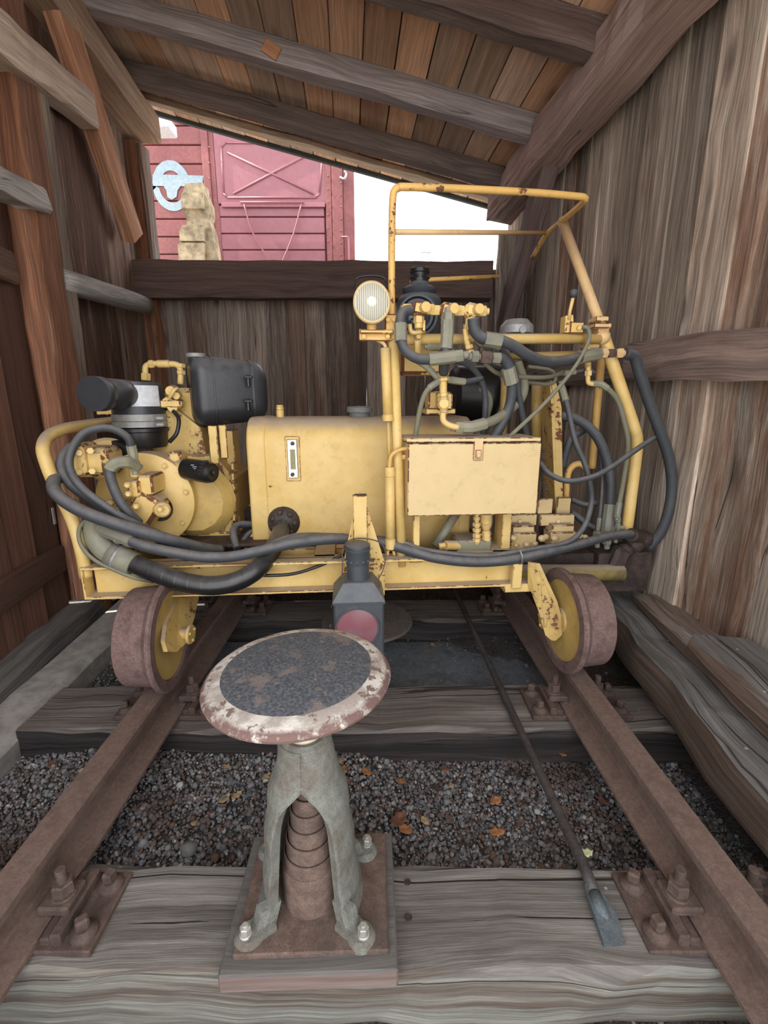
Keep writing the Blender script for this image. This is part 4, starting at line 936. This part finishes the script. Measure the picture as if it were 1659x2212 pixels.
# column under the middle hoses
mb = MB()
for y, rr in ((803, .020), (815, .022), (848, .018), (858, .020), (872, .018), (886, .017)): mb.hexn(M(957, y, 1.66), M(958, y+9, 1.66), rr)
mb.cyl(M(957, 800, 1.66), M(958, 895, 1.66), .0135, 14); fb(mb, 926, 845, 975, 885, 1.74, .09, .006); fb(mb, 920, 882, 985, 895, 1.72, .12, .004); fb(mb, 945, 848, 978, 886, 1.70, .06, .006)
mb.cyl(M(959, 872, 1.66), M(959, 872, 1.62), .017, 16)
mb.tube(smooth_path([M(957, 892, 1.65), M(958, 908, 1.64), (M(970, 918, 1.63)), M(990, 923, 1.63)], 5), .011, 12); part('return_manifold', mb, m_yel)
# lever
mb = MB(); mb.tube([M(1229, 690, 1.78), M(1231, 672, 1.775), M(1238, 642, 1.76)], .0065, 10); lv = part('control_lever', mb, m_yel)
mb = MB(); mb.ball(M(1239, 634, 1.757), .0155, 20, 12); part('knob', mb, m_lamp, lv)
mb = MB(); mb.prism([M(1219, 718, 1.78), M(1222, 682, 1.78), M(1238, 680, 1.78), M(1240, 718, 1.78)], MYD*.04); fb(mb, 1232, 695, 1262, 720, 1.77, .06, .004); mb.cyl(M(1250, 708, 1.77), M(1252, 708, 1.755), .008, 12); part('lever_box', mb, m_yel, lv)
mb = MB(); fb(mb, 1288, 683, 1316, 694, 1.78, .06); fb(mb, 1284, 698, 1322, 708, 1.77, .07); mb.prism([M(1285, 735, 1.80), M(1300, 690, 1.80), M(1318, 706, 1.80), M(1306, 735, 1.80)], MYD*.03); mb.ball(M(1302, 728, 1.82), .028, 14, 8); part('corner_bracket', mb, m_ytube2)
for k in range(3):
    mb = MB(); x = 1298+k*17; mb.hexn(M(x, 763, 1.80), M(x+13, 763, 1.80), .019 if k != 1 else .017); mb.cyl(M(x-3, 763, 1.8), M(x+17, 763, 1.8), .012); part('pipe_union', mb, m_ytube2 if k != 1 else m_rail2)
mb = MB(); mb.hexn(M(1271, 800, 1.82), M(1271, 812, 1.82), .014); mb.tube(smooth_path([M(1271, 790, 1.82), M(1270, 820, 1.82), M(1273, 828, 1.82), M(1285, 830, 1.82)], 4), .009, 10); mb.cyl(M(1270, 740, 1.84), M(1270, 800, 1.84), .012); fb(mb, 1262, 742, 1296, 752, 1.83, .03); part('elbow_fitting', mb, m_yel)
mb = MB(); mb.lathe([(.07, 0), (.068, .03), (.045, .055), (.0, .062)], M(1115, 722, 2.0), UP, 24); mb.cyl(M(1130, 712, 1.95), M(1130, 712, 1.92), .014); part('dome_cover', mb, m_ltgrey)
mb = MB(); mb.lathe([(0, 0), (.12, .0), (.14, .02), (.14, .2), (.12, .22), (0, .22)], M(975, 852, 2.4), MXD, 32); part('air_reservoir', mb, m_black)
# --- hoses ---
hose([(290, 1004, 1.72), (286, 975, 1.72), (276, 946, 1.71), (248, 928, 1.70), (217, 925, 1.69), (182, 936, 1.67), (157, 968, 1.65), (149, 1002, 1.63), (160, 1033, 1.62), (185, 1062, 1.61), (223, 1090, 1.60), (261, 1115, 1.60), (298, 1134, 1.62), (340, 1152, 1.68)], .0135, fits=(0,))
hose([(178, 965, 1.76), (153, 967, 1.73), (135, 990, 1.70), (135, 1018, 1.68), (156, 1049, 1.66), (188, 1073, 1.65), (227, 1100, 1.64), (262, 1124, 1.65), (300, 1142, 1.68)], .0175, fits=())
hose([(150, 1026, 1.74), (134, 1029, 1.70), (116, 1040, 1.63), (121, 1065, 1.58), (151, 1090, 1.56), (195, 1112, 1.55), (248, 1131, 1.55), (311, 1150, 1.56), (373, 1168, 1.60), (436, 1184, 1.68), (477, 1190, 1.75)], .021, fits=())
hose([(238, 1150, 1.60), (270, 1162, 1.58), (315, 1181, 1.55), (400, 1198, 1.54), (450, 1204, 1.54), (510, 1201, 1.54), (578, 1186, 1.55), (657, 1170, 1.57), (748, 1164, 1.62), (813, 1170, 1.66), (873, 1186, 1.63), (939, 1205, 1.60), (1019, 1214, 1.59), (1098, 1210, 1.59), (1178, 1194, 1.62), (1258, 1174, 1.70), (1317, 1158, 1.76), (1366, 1154, 1.80)], .0185, fits=(0,))
hose([(560, 1190, 1.60), (600, 1174, 1.59), (657, 1160, 1.60), (748, 1160, 1.66), (813, 1163, 1.68), (872, 1173, 1.65), (907, 1186, 1.63), (979, 1197, 1.61), (1059, 1200, 1.60), (1138, 1188, 1.61), (1218, 1174, 1.65), (1252, 1152, 1.68), (1270, 1119, 1.70), (1278, 1079, 1.72), (1273, 1039, 1.72), (1262, 999, 1.74), (1242, 952, 1.76), (1226, 880, 1.80), (1214, 838, 1.84)], .0105, fits=(1,))
hose([(545, 1196, 1.63), (600, 1168, 1.62), (650, 1156, 1.64), (745, 1157, 1.70)], .009)
hs = hose([(285, 1216, 1.60), (340, 1238, 1.56), (400, 1258, 1.54), (460, 1265, 1.53), (515, 1254, 1.54), (560, 1226, 1.58), (588, 1188, 1.68), (606, 1150, 1.80), (612, 1128, 1.86)], .0335, m_hoseb, 'suction_hose', seg=20)
mb = MB(); P = smooth_path([M(203, 1130, 1.66), M(205, 1150, 1.64), M(215, 1175, 1.62), M(240, 1197, 1.61), M(285, 1216, 1.60)], 6)
mb.tube(P, [.034]*8+[.036]*(len(P)-8), 20); a_ = M(238, 1196, 1.61); b_ = M(290, 1219, 1.598); mb.tube([a_, a_.lerp(b_, .5), b_], .0415, 20)
part('suction_elbow', mb, m_fit, hs)
mb = MB(); a_ = M(252, 1202, 1.608); mb.tube([a_, a_+(b_-a_).normalized()*.012], .0435, 20); part('hose_clamp', mb, m_ltgrey, hs)
mb = MB(); mb.tube(smooth_path([M(232, 1128, 1.66), M(231, 1142, 1.63), M(242, 1154, 1.61), M(262, 1162, 1.59)], 5), .019, 14); mb.cyl(M(255, 1159, 1.595), M(262, 1162, 1.59), .025); part('pipe_elbow', mb, m_fit)
hose([(186, 1124, 1.64), (172, 1140, 1.62), (171, 1165, 1.61), (182, 1188, 1.60), (205, 1210, 1.59), (240, 1228, 1.58), (290, 1248, 1.575), (330, 1256, 1.62)], .0068, m_hosey, 'thin_hose')
hose([(284, 1002, 1.70), (272, 998, 1.68), (250, 1001, 1.665), (237, 1017, 1.66), (243, 1046, 1.65), (258, 1080, 1.64), (278, 1108, 1.64), (300, 1130, 1.66)], .0165, fits=(0,))
hose([(400, 1200, 1.66), (430, 1222, 1.66), (470, 1227, 1.67), (510, 1212, 1.70), (535, 1190, 1.76)], .016)
hose([(556, 1134, 1.95), (520, 1133, 1.92), (506, 1142, 1.88), (505, 1160, 1.84), (512, 1185, 1.80)], .015); hose([(560, 1140, 1.92), (535, 1155, 1.90), (522, 1175, 1.85), (505, 1200, 1.80)], .011)
hose([(748, 1195, 1.64), (690, 1222, 1.62), (630, 1240, 1.60), (560, 1243, 1.6), (520, 1240, 1.62)], .006, m_black, 'thin_hose')
# right cluster
def sleeve(x0, y0, D0, x1, y1, D1, r): mb = MB(); mb.tube([M(x0, y0, D0), M(x1, y1, D1)], r, 8, sm=False); part('hose_sleeve', mb, m_fit)
sleeve(865, 700, 1.60, 866, 738, 1.59, .021)
hose([(890, 669, 1.62), (872, 674, 1.61), (865, 690, 1.60), (865, 712, 1.595), (867, 738, 1.59), (880, 762, 1.585), (909, 776, 1.58), (950, 774, 1.58), (983, 770, 1.58)], .0165, fits=(1,))
hose([(967, 694, 1.61), (965, 738, 1.60), (961, 774, 1.60), (958, 806, 1.64)], .0165, fits=(0,))
hose([(1022, 688, 1.62), (1025, 712, 1.62), (1041, 730, 1.62), (1079, 735, 1.62), (1110, 748, 1.63), (1141, 768, 1.65), (1180, 781, 1.69), (1222, 779, 1.73), (1262, 770, 1.77), (1290, 765, 1.80)], .019, fits=(1,))
mb = MB(); mb.tube([M(1047, 732, 1.62), M(1082, 737, 1.62)], .0245, 8, sm=False); part('hose_sleeve', mb, m_fit)
hose([(1350, 763, 1.82), (1370, 770, 1.83), (1380, 800, 1.84), (1400, 862, 1.85), (1425, 930, 1.85), (1441, 975, 1.85), (1450, 1020, 1.85), (1451, 1060, 1.85), (1444, 1105, 1.85), (1427, 1150, 1.86), (1400, 1184, 1.88)], .0215, fits=())
hose([(1040, 772, 1.66), (1079, 772, 1.67), (1100, 795, 1.68), (1106, 830, 1.69), (1102, 872, 1.70), (1088, 908, 1.70), (1066, 948, 1.70)], .0185, fits=())
mb = MB(); mb.tube([M(1097, 795, 1.675), M(1105, 828, 1.685)], .025, 8, sm=False); part('hose_sleeve', mb, m_fit)
mb = MB(); mb.cyl(M(1010, 770, 1.60), M(1078, 774, 1.63), .012, 12); mb.hexn(M(1018, 770, 1.60), M(1032, 771, 1.605), .02); mb.hexn(M(1062, 773, 1.62), M(1080, 774, 1.625), .019); part('tee_fitting', mb, m_fit)
mb = MB(); mb.hexn(M(1038, 771, 1.605), M(1060, 773, 1.61), .022); part('check_valve', mb, m_rail2)
hose([(1044, 742, 1.70), (1079, 752, 1.70), (1108, 792, 1.71), (1119, 845, 1.72), (1128, 894, 1.74), (1138, 945, 1.76)], .012, fits=(0,))
hose([(1000, 923, 1.64), (1022, 922, 1.64), (1066, 908, 1.67), (1100, 886, 1.72), (1126, 860, 1.76), (1132, 828, 1.78), (1118, 783, 1.80)], .017, m_hosey, fits=(0,))
hose([(975, 778, 1.68), (1008, 786, 1.70), (1034, 812, 1.72), (1047, 848, 1.74), (1048, 890, 1.75), (1043, 948, 1.76)], .011)
hose([(1035, 838, 1.80), (1053, 850, 1.80), (1059, 870, 1.80), (1052, 902, 1.80), (1045, 948, 1.80)], .011, m_hosey)
hose([(1258, 706, 1.76), (1270, 710, 1.755), (1272, 735, 1.75), (1248, 783, 1.72), (1213, 830, 1.69), (1168, 880, 1.65), (1120, 925, 1.62), (1100, 944, 1.63)], .0072, m_hosey, 'thin_hose')
hose([(950, 822, 1.66), (923, 843, 1.65), (908, 881, 1.66), (896, 950, 1.68)], .009, m_hosey, 'thin_hose', fits=(0,))
hose([(974, 821, 1.68), (1008, 824, 1.70), (1042, 817, 1.72)], .010, fits=(0,)); hose([(1045, 783, 1.74), (1079, 808, 1.75), (1141, 815, 1.77), (1186, 814, 1.80), (1217, 804, 1.84)], .008, m_hosey, 'thin_hose')
hose([(1035, 770, 1.80), (1075, 800, 1.82), (1110, 820, 1.84), (1180, 830, 1.86), (1200, 820, 1.87), (1190, 800, 1.88), (1140, 792, 1.88)], .007, m_hosey, 'thin_hose')
hose([(930, 750, 1.70), (960, 752, 1.71), (1000, 766, 1.73), (1060, 790, 1.76), (1100, 800, 1.78)], .009, fits=(0,)); hose([(900, 778, 1.70), (918, 790, 1.68), (935, 805, 1.67), (950, 822, 1.67)], .011, m_fit, 'thin_hose')
hose([(1284, 829, 1.82), (1304, 833, 1.80), (1333, 863, 1.80), (1348, 910, 1.80), (1357, 962, 1.80), (1347, 1037, 1.80), (1338, 1085, 1.80), (1334, 1110, 1.80)], .0098, m_hosey, 'thin_hose', fits=(0, 1))
hose([(1217, 806, 1.86), (1240, 804, 1.85), (1270, 800, 1.84), (1284, 806, 1.84)], .008, fits=(0,))
hose([(1205, 899, 1.98), (1242, 904, 1.95), (1281, 932, 1.92), (1305, 975, 1.90), (1318, 1031, 1.88), (1319, 1080, 1.87), (1311, 1145, 1.86)], .0205, fits=(1,))
hose([(1262, 928, 2.0), (1234, 948, 2.0), (1222, 980, 2.0), (1215, 1010, 2.0)], .016); hose([(1295, 970, 1.96), (1301, 1035, 1.92), (1298, 1090, 1.88), (1292, 1140, 1.86)], .008, fits=(1,))
hose([(1166, 999, 1.70), (1186, 1023, 1.68), (1226, 1039, 1.66), (1277, 1031, 1.66), (1317, 1011, 1.67), (1369, 975, 1.70), (1413, 945, 1.74)], .0105, fits=())
hose([(1234, 1079, 2.0), (1262, 1090, 1.98), (1290, 1087, 1.96)], .013); hose([(1234, 1105, 2.0), (1265, 1130, 1.95), (1300, 1150, 1.9)], .015)
hose([(880, 1174, 1.72), (840, 1165, 1.74), (800, 1165, 1.76)], .012)
mb = MB()
for x, y, D, rr in ((1290, 1160, 1.86, .018), (1311, 1163, 1.86, .022), (1330, 1150, 1.84, .014), (1335, 1128, 1.82, .012)): mb.hexn(M(x, y-12, D), M(x, y, D), rr); mb.hexn(M(x, y+2, D), M(x, y+12, D), rr*.9); mb.cyl(M(x, y-14, D), M(x, y+22, D), rr*.6)
mb.hexn(M(1330, 1140, 1.83), M(1348, 1140, 1.83), .012); part('hose_unions', mb, m_fit)
mb = MB(); mb.ball(M(1368, 1175, 1.86), .045, 14, 8); mb.ball(M(1390, 1165, 1.88), .04, 14, 8); mb.box(M(1335, 1205, 1.82), (.07, .06, .10), MR @ Matrix.Rotation(.3, 3, 'Y'), .015); mb.cyl(M(1362, 1156, 1.8), M(1385, 1158, 1.84), .03); mb.ball(M(1350, 1190, 1.83), .035, 12, 8); part('grease_joint', mb, m_grease)
mb = MB(); a_ = M(1126, 1200, 1.59); mb.tube([M(1123, 1188, 1.57), M(1128, 1200, 1.56), M(1127, 1218, 1.57)], .003, 6); part('cable_tie', mb, m_ltgrey)
# =============== LANTERNS ===============
Dl = 1.42
lt = thing('signal_lantern', M(776, 1425, Dl+.08), 'dark grey signal lantern with a dusty red lens, right behind the stool seat', 'lantern')
x0, x1 = M(720, 1305, Dl), M(830, 1305, Dl); w = (x1-x0).length; cx = (x0+x1)/2+MYD*w*.5
ztp = x0.z; zbt = M(776, 1425, Dl).z
mb = MB(); mb.box((cx.x, cx.y, (ztp+zbt)/2), (w, w, ztp-zbt), MR, .006)
z1 = ztp+.055
def sq(h, z): return [V((cx.x, cx.y, z))+MXD*sx*h+MYD*sy*h for sx, sy in ((-1, -1), (1, -1), (1, 1), (-1, 1))]
mb.rings([sq(w/2+.003, ztp-.004), sq(w/2+.003, ztp+.004), sq(.052, z1), sq(.048, z1+.003)], [0, .01, .07, .08], [0, .1, .2, .3, .4], (.5, 0, .5), False)
part('body', mb, m_lamp, lt)
mb = MB(); mb.lathe([(.0385, 0), (.0385, .055), (.040, .056), (.041, .062), (.041, .098), (.044, .104), (.044, .108), (.037, .110), (.037, .114), (.043, .115), (.043, .122), (.036, .126), (0, .127)], (cx.x, cx.y, z1), UP, 32)
for k in range(12): a_ = k*math.pi/6; mb.ball(V((cx.x+.041*math.cos(a_), cx.y+.041*math.sin(a_), z1+.068)), .005, 8, 5)
part('chimney', mb, m_lamp, lt)
lc = M(772, 1357, Dl-.002); rl = (M(818, 1357, Dl)-lc).length
mb = MB(); mb.lathe([(rl-.003, .002), (rl-.002, -.006), (rl+.003, -.006), (rl+.005, .002)], lc, MYD, 40); part('lens_ring', mb, m_lamp, lt)
T = NT('dusty red glass'); p = T.pos(); n = T.noise(p, 14, 3); sp = T.n('SeparateXYZ'); T.L.new(p, sp.inputs[0])
cc = T.mix(T.ramp(n, .45, .62, 0, .45), (.24, .085, .105), (.20, .15, .17)); m_redg = T.out(cc, .3)
mb = MB(); mb.lathe([(rl, -.001), (rl*.6, -.006), (0, -.009)], lc, MYD, 40); part('red_lens', mb, m_redg, lt)
mb = MB(); mb.tube(smooth_path([M(742, 1262, 1.46), M(748, 1252, 1.45), M(745, 1240, 1.45), (M(739, 1246, 1.45)), M(740, 1225, 1.46), (M(740, 1190, 1.48)), M(750, 1170, 1.51), M(778, 1163, 1.54), M(812, 1168, 1.51), M(829, 1182, 1.48), M(833, 1205, 1.46), M(826, 1235, 1.45), M(817, 1252, 1.45), M(820, 1268, 1.46)], 6), .0022, 6); part('wire_handle', mb, m_rail2, lt)
mb = MB(); mb.cyl(M(716, 1352, Dl+.06), M(712, 1352, Dl+.06), .008, 10); mb.cyl(M(717, 1310, Dl+.06), M(715, 1310, Dl+.06), .006, 10); part('side_catch', mb, m_rail2, lt)
# second lantern behind the valves
D2 = 2.0
l2 = thing('signal_lantern', M(905, 735, D2), 'black lantern with a tall vented chimney standing behind the hydraulic valves', 'lantern')
c2 = M(905, 680, D2); zz = lambda y: M(905, y, D2).z
mb = MB(); mb.lathe([(.085, zz(735)), (.088, zz(650)), (.075, zz(640)), (.05, zz(636))], (c2.x, c2.y, 0), UP, 32); part('body', mb, m_lamp, l2)
mb = MB(); mb.lathe([(.05, zz(640)), (.066, zz(632)), (.070, zz(626)), (.04, zz(616)), (.036, zz(610))], (c2.x, c2.y, 0), UP, 32); part('hood', mb, m_lamp, l2)
mb = MB(); mb.lathe([(.036, zz(614)), (.036, zz(592)), (.039, zz(590)), (.039, zz(582)), (.033, zz(580)), (.020, zz(580))], (c2.x, c2.y, 0), UP, 28)
for k in range(10): a_ = k*math.pi/5; mb.ball(V((c2.x+.036*math.cos(a_), c2.y+.036*math.sin(a_), zz(600))), .006, 8, 5)
part('chimney', mb, m_black, l2)
rc_ = M(902, 682, D2-.1); mb = MB(); mb.lathe([(.064, .012), (.068, -.01), (.076, -.01), (.078, .03)], rc_, MYD, 36); mb.lathe([(.052, .0), (.05, -.006), (.06, -.006), (.064, .006)], rc_, MYD, 36); part('lens_ring', mb, m_lamp, l2)
mb = MB(); mb.lathe([(.052, -.001), (.03, -.008), (0, -.011)], rc_, MYD, 36); part('lens', mb, plain('dark lamp glass', (.03, .04, .055), .08), l2)
# =============== LEAVES ===============
m_lf = [plain('orange leaf', (.34, .15, .06), .8, 0, .4, 60), plain('brown leaf', (.16, .075, .045), .8, 0, .4, 60), plain('tan leaf', (.38, .27, .15), .8, 0, .3, 60), plain('pale green leaf', (.45, .50, .28), .8, 0, .2, 60)]
LV = [(1070, 1732, .024, 0, 'long curled orange leaf on the gravel, rightmost of the large ones'), (1073, 1800, .024, 0, 'crumpled orange leaf on the gravel just below the long curled one'),
 (862, 1775, .034, 1, 'big brown leaf right beside the stool cage'), (876, 1795, .024, 0, 'torn orange leaf touching the big brown leaf by the stool'), (918, 1775, .018, 2, 'tan leaf just right of the brown leaves by the stool'),
 (792, 1670, .022, 0, 'orange leaf on the gravel right of the stool neck'), (735, 1645, .020, 2, 'tan leaf at the sleeper edge right of the stool neck'), (745, 1664, .018, 0, 'small rusty leaf below the tan one at the sleeper edge'),
 (866, 1690, .016, 0, 'small orange leaf above the big brown leaf'), (962, 1663, .017, 1, 'brown leaf on the gravel near the middle of the track'), (1216, 1632, .013, 0, 'tiny orange leaf near the right rail below the wheel'),
 (1302, 1733, .018, 1, 'brown leaf beyond the lining bar beside the right rail'), (490, 1660, .020, 2, 'yellowish curled leaf on the gravel left of the stool'), (575, 1680, .018, 2, 'tan leaf close to the left side of the stool cage'),
 (314, 1660, .020, 0, 'orange-brown leaf beside the left rail under the second sleeper'), (485, 1728, .022, 2, 'tan folded leaf in the small cluster left of the stool'), (512, 1720, .020, 2, 'straw-coloured leaf at the right of the small cluster left of the stool'),
 (434, 1730, .018, 0, 'orange leaf at the left of the small cluster'), (423, 1780, .016, 2, 'single tan leaf lying nearest the left rail'), (115, 1655, .022, 1, 'brown leaf outside the left rail near the sleeper end'),
 (1266, 1845, .018, 3, 'pale green curled leaf on the edge of the nearest sleeper by the lining bar'), (935, 1395, .020, 2, 'light leaf standing in the grey fill under the machine'), (922, 1407, .014, 0, 'small orange leaf next to the light leaf under the machine'),
 (700, 1640, .016, 1, 'dark brown leaf hidden behind the stool neck'), (975, 1700, .012, 2, 'tiny straw leaf in the middle of the gravel')]
for x, y, s, k, lb in LV:
    zf = .014 if (x, y) == (1266, 1845) else (-.105 if y < 1500 else -.10)
    p = PZ(x, y, zf); mb = MB(); rg = random.Random(x*7+y); an = rg.uniform(0, 6.28); cu = rg.uniform(6, 18)
    n = 8; g = {}
    for i in range(n+1):
        t = i/n; wd = s*.62*math.sin(math.pi*min(1, t*1.02+.0))**.7*(1+.25*math.sin(t*19+x)); 
        for j in range(5):
            v_ = (j/2-1)*wd; u_ = (t-.5)*2*s
            zq = cu*v_*v_+cu*.6*u_*u_+.0015*math.sin(i*2.+j+y)
            g[i, j] = len(mb.v); mb.v.append((p.x+u_*math.cos(an)-v_*math.sin(an), p.y+u_*math.sin(an)+v_*math.cos(an), p.z+zq+.004))
    for i in range(n):
        for j in range(4): mb.face([g[i, j], g[i+1, j], g[i+1, j+1], g[i, j+1]], [(0, 0)]*4, (.5, 0, .5), True)
    o = solo(mb, 'fallen_leaf', m_lf[k], p, lb, 'leaf', 'dry leaves on the ballast')
    sm_ = o.modifiers.new('thick', 'SOLIDIFY'); sm_.thickness = .0006
# =============== OUTSIDE ===============
T = NT('wagon paint'); p = T.pos(); n1 = T.noise(p, 3, 4); n2 = T.noise(p, 30, 5)
cc = T.mix(T.ramp(n1, .35, .65), (.17, .045, .045), (.21, .06, .056)); k = T.ramp(n2, .3, .7, .85, 1.12); m_wag = T.out(T.mix(1., cc, T.vec(k, k, k), 'MULTIPLY'), .6)
T = NT('wagon door paint'); p = T.pos(); n2 = T.noise(p, 20, 4); k = T.ramp(n2, .3, .7, .93, 1.06); m_wagd = T.out(T.mix(1., (.24, .082, .098), T.vec(k, k, k), 'MULTIPLY'), .5)
YW = 6.0
def wp(x, y, off=0): return PY(x, y, YW-off)
def wb(mb, x0, y0, x1, y1, off, dep, bev=.006):
    a, b = wp(x0, (y0+y1)/2, off), wp(x1, (y0+y1)/2, off); c, d = wp((x0+x1)/2, y0, off), wp((x0+x1)/2, y1, off)
    mb.box(((a.x+b.x)/2, YW-off+dep/2, (c.z+d.z)/2), (b.x-a.x, dep, c.z-d.z), None, bev)
wg = thing('freight_wagon', (-2.6, YW+1.3, -.13), 'dark red wooden freight wagon with a pressed steel door standing outside behind the shed', 'wagon')
zt0 = wp(600, 215).z; zl = 1.0
mb = MB(); zz0 = .95; bh = .185; zz_ = zz0; i = 0
xe = wp(447, 400).x
while zz_ < zt0: mb.box((-5.6/2+xe/2-.0, YW+.012, zz_+bh/2), (abs(-5.6-xe), .03, bh-.012), None, .006); zz_ += bh
mb.box((-3.15, YW+1.35, (zt0+zz0)/2), (5.3, 2.62, zt0-zz0-.02), None, .02)
part('board_wall', mb, m_wag, wg)
mb = MB(); mb.box((-3.25, YW+1.35, zt0+.06), (5.4, 2.9, .12), None, .05); mb.box((-3.25, YW+1.35, zt0+.14), (5.4, 2.0, .10), None, .04); part('roof', mb, m_ltgrey, wg)
mb = MB(); mb.box((-2.95, YW+1.35, .82), (5.3, 2.5, .26), None, .02); part('underframe', mb, m_grease, wg)
for xq in (-4.6, -1.3):
    mb = MB(); mb.lathe([(.1, 0), (.5, 0), (.5, .03), (.45, .04), (.45, .13), (.1, .13)], (xq, YW+.2, .35), (0, 1, 0), 36); part('wheel', mb, m_grease, wg)
mb = MB()
for x0, x1, d in ((440, 456, .05), (456, 470, .03), (702, 716, .04), (716, 740, .05), (740, 765, .02)):
    a, b = wp(x0, 400, d), wp(x1, 400, d); mb.box(((a.x+b.x)/2, YW-d+.03, (zt0+zz0)/2), (b.x-a.x-.004, .06, zt0-zz0), None, .006)
for x, ys in ((452, range(250, 560, 34)), (709, range(380, 560, 28)), (737, range(395, 560, 26))):
    for y in ys: mb.ball(wp(x, y, .055), .010, 8, 5, (0, 1, 0), .6)
part('frame_post', mb, m_wag, wg)
# door: lower boards and pressed upper panel
mb = MB(); zq = zz0; zd = wp(590, 444).z
while zq < zd-.02: h = min(.172, zd-zq); mb.box((wp(586, 500).x, YW-.004, zq+h/2), (wp(702, 500).x-wp(470, 500).x, .03, h-.010), None, .006); zq += .172
dw = part('door', mb, m_wagd, wg)
mb = MB(); wb(mb, 461, 232, 703, 440, .03, .04, .01)
fr = [(476, 308), (700, 308), (690, 428), (481, 428)]
def ridge(pts, r, closed=False):
    P = [wp(x, y, .032) for x, y in pts]; P = P+[P[0]] if closed else P
    for a, b in zip(P, P[1:]): mb.tube([a, b], r, 10); 
    for a in P: mb.ball(a, r, 10, 6)
ridge([(478, 318), (487, 308), (692, 310), (698, 322), (690, 418), (682, 427), (492, 427), (483, 418)], .012, True)
ridge([(492, 330), (676, 418)], .013); ridge([(672, 330), (506, 418)], .013)
part('pressed_panel', mb, m_wagd, dw)
mb = MB(); wb(mb, 478, 437, 702, 447, .05, .02, .004); P = [wp(519, 437, .07), wp(657, 437, .07)]; mb.tube(P, .010, 8)
mb.tube(smooth_path([wp(527, 441, .07), wp(545, 500, .07), wp(580, 562, .07), wp(590, 590, .07)], 5), .009, 8); mb.tube(smooth_path([wp(651, 441, .07), wp(634, 505, .07), wp(612, 560, .07), wp(600, 590, .07)], 5), .009, 8); part('door_stay', mb, m_wagd, dw)
mb = MB(); mb.tube(smooth_path([wp(738, 512, .06), wp(750, 512, .1), (wp(753, 520, .1)), wp(754, 560, .1), wp(754, 620, .1)], 5), .010, 8); part('grab_rail', mb, m_wagd, wg)
mb = MB(); mb.tube(smooth_path([wp(735, 383, .06), wp(744, 386, .1), wp(748, 376, .1), wp(744, 370, .1)], 5), .012, 8); part('roof_hook', mb, m_ltgrey, wg)
# white emblem on the boards: ring, wing bar and hub
m_emb = plain('white emblem paint', (.23, .29, .32), .6, 0, .12)
ec = wp(371, 402, .006); re = (wp(412, 402, .006)-ec).length
def pol(f0, f1, r, n=28): return [V((ec.x+r*math.cos(f0+(f1-f0)*i/n), 0, ec.z+1.18*r*math.sin(f0+(f1-f0)*i/n))) for i in range(n+1)]
EK = [0]
def emb(name_pts):
    EK[0] += 1; k = .012 if EK[0] > 56 else .008
    mb.prism([V((p.x, YW-k-(.001 if EK[0] > 57 else 0), p.z)) for p in name_pts], V((0, -.003, 0)))
mb = MB(); rd = math.radians
up_o, up_i = pol(rd(18), rd(190), re), pol(rd(32), rd(165), re*.60)
for k in range(28): emb([up_o[k], up_o[k+1], up_i[k+1], up_i[k]])
lo_o, lo_i = pol(rd(175), rd(372), re), pol(rd(188), rd(352), re*.66)
for k in range(28): emb([lo_o[k], lo_o[k+1], lo_i[k+1], lo_i[k]])
def EP(x, y): return wp(x, y, .008)
emb([EP(330, 377), EP(440, 380), EP(438, 398), EP(410, 403), EP(331, 402)])
emb([EP(352, 400), EP(392, 400), EP(384, 412), EP(382, 426), EP(371, 432), EP(362, 426), EP(360, 412)])
part('emblem', mb, m_emb, wg)
# carved stone pillar outside
sp0 = PY(430, 480, 5.2); prf = [(388, 700), (389, 590), (390, 562), (385, 540), (384, 528), (399, 522), (388, 518), (388, 502), (396, 490), (404, 484), (402, 470), (392, 448), (391, 420), (396, 412), (398, 402), (400, 396), (438, 394), (440, 412), (446, 424), (451, 438), (453, 460), (450, 474), (456, 490), (462, 520), (468, 562), (470, 600), (470, 700)]
mb = MB(); mb.prism([PY(x, y, 5.2) for x, y in prf], (0, .16, 0)); q = PY(430, 700, 5.2); 
mb.box((q.x, 5.28, q.z/2-.03), (.5, .3, q.z+.2), None, .02)
pb = [(384, 545), (384, 530), (400, 522), (442, 522), (442, 545)]
mb.prism([PY(x, y, 5.15) for x, y in [(386, 562), (384, 530), (388, 524), (440, 524), (440, 562)]], (0, .05, 0)); mb.prism([PY(x, y, 5.14) for x, y in [(388, 520), (387, 500), (394, 486), (440, 486), (440, 520)]], (0, .06, 0)); mb.prism([PY(x, y, 5.15) for x, y in [(392, 450), (391, 424), (396, 416), (437, 416), (440, 450)]], (0, .05, 0))
solo(mb, 'carved_stone', m_stone, (sp0.x, 5.2, -.13), 'sunlit carved sandstone pillar outside in front of the red wagon', 'stone')
# distant street lamp seen through the gap
mb = MB(); q = PY(931, 600, 30); mb.tube(smooth_path([V((q.x, 30, -.1)), V((q.x, 30, q.z*.6)), PY(931, 560, 30), (PY(925, 546, 30)), PY(908, 545, 30)], 5), .05, 8)
solo(mb, 'street_lamp', m_ltgrey, (q.x, 30, -.13), 'thin distant street lamp seen against the white sky through the gap', 'lamp')
# neighbouring eave at the left of the gap
mb = MB(); mb.box(PY(345, 268, 5.0)+V((-.30, .1, .03)), (.75, .22, .10), None, .01)
mb.box(PY(345, 268, 5.0)+V((-.45, .3, -2.2)), (.12, .12, 4.3), None, .01)
solo(mb, 'awning', m_white, PY(345, 268, 5.0)+V((-.45, .3, -4.3)), 'small bright awning corner at the top left of the opening', 'awning')
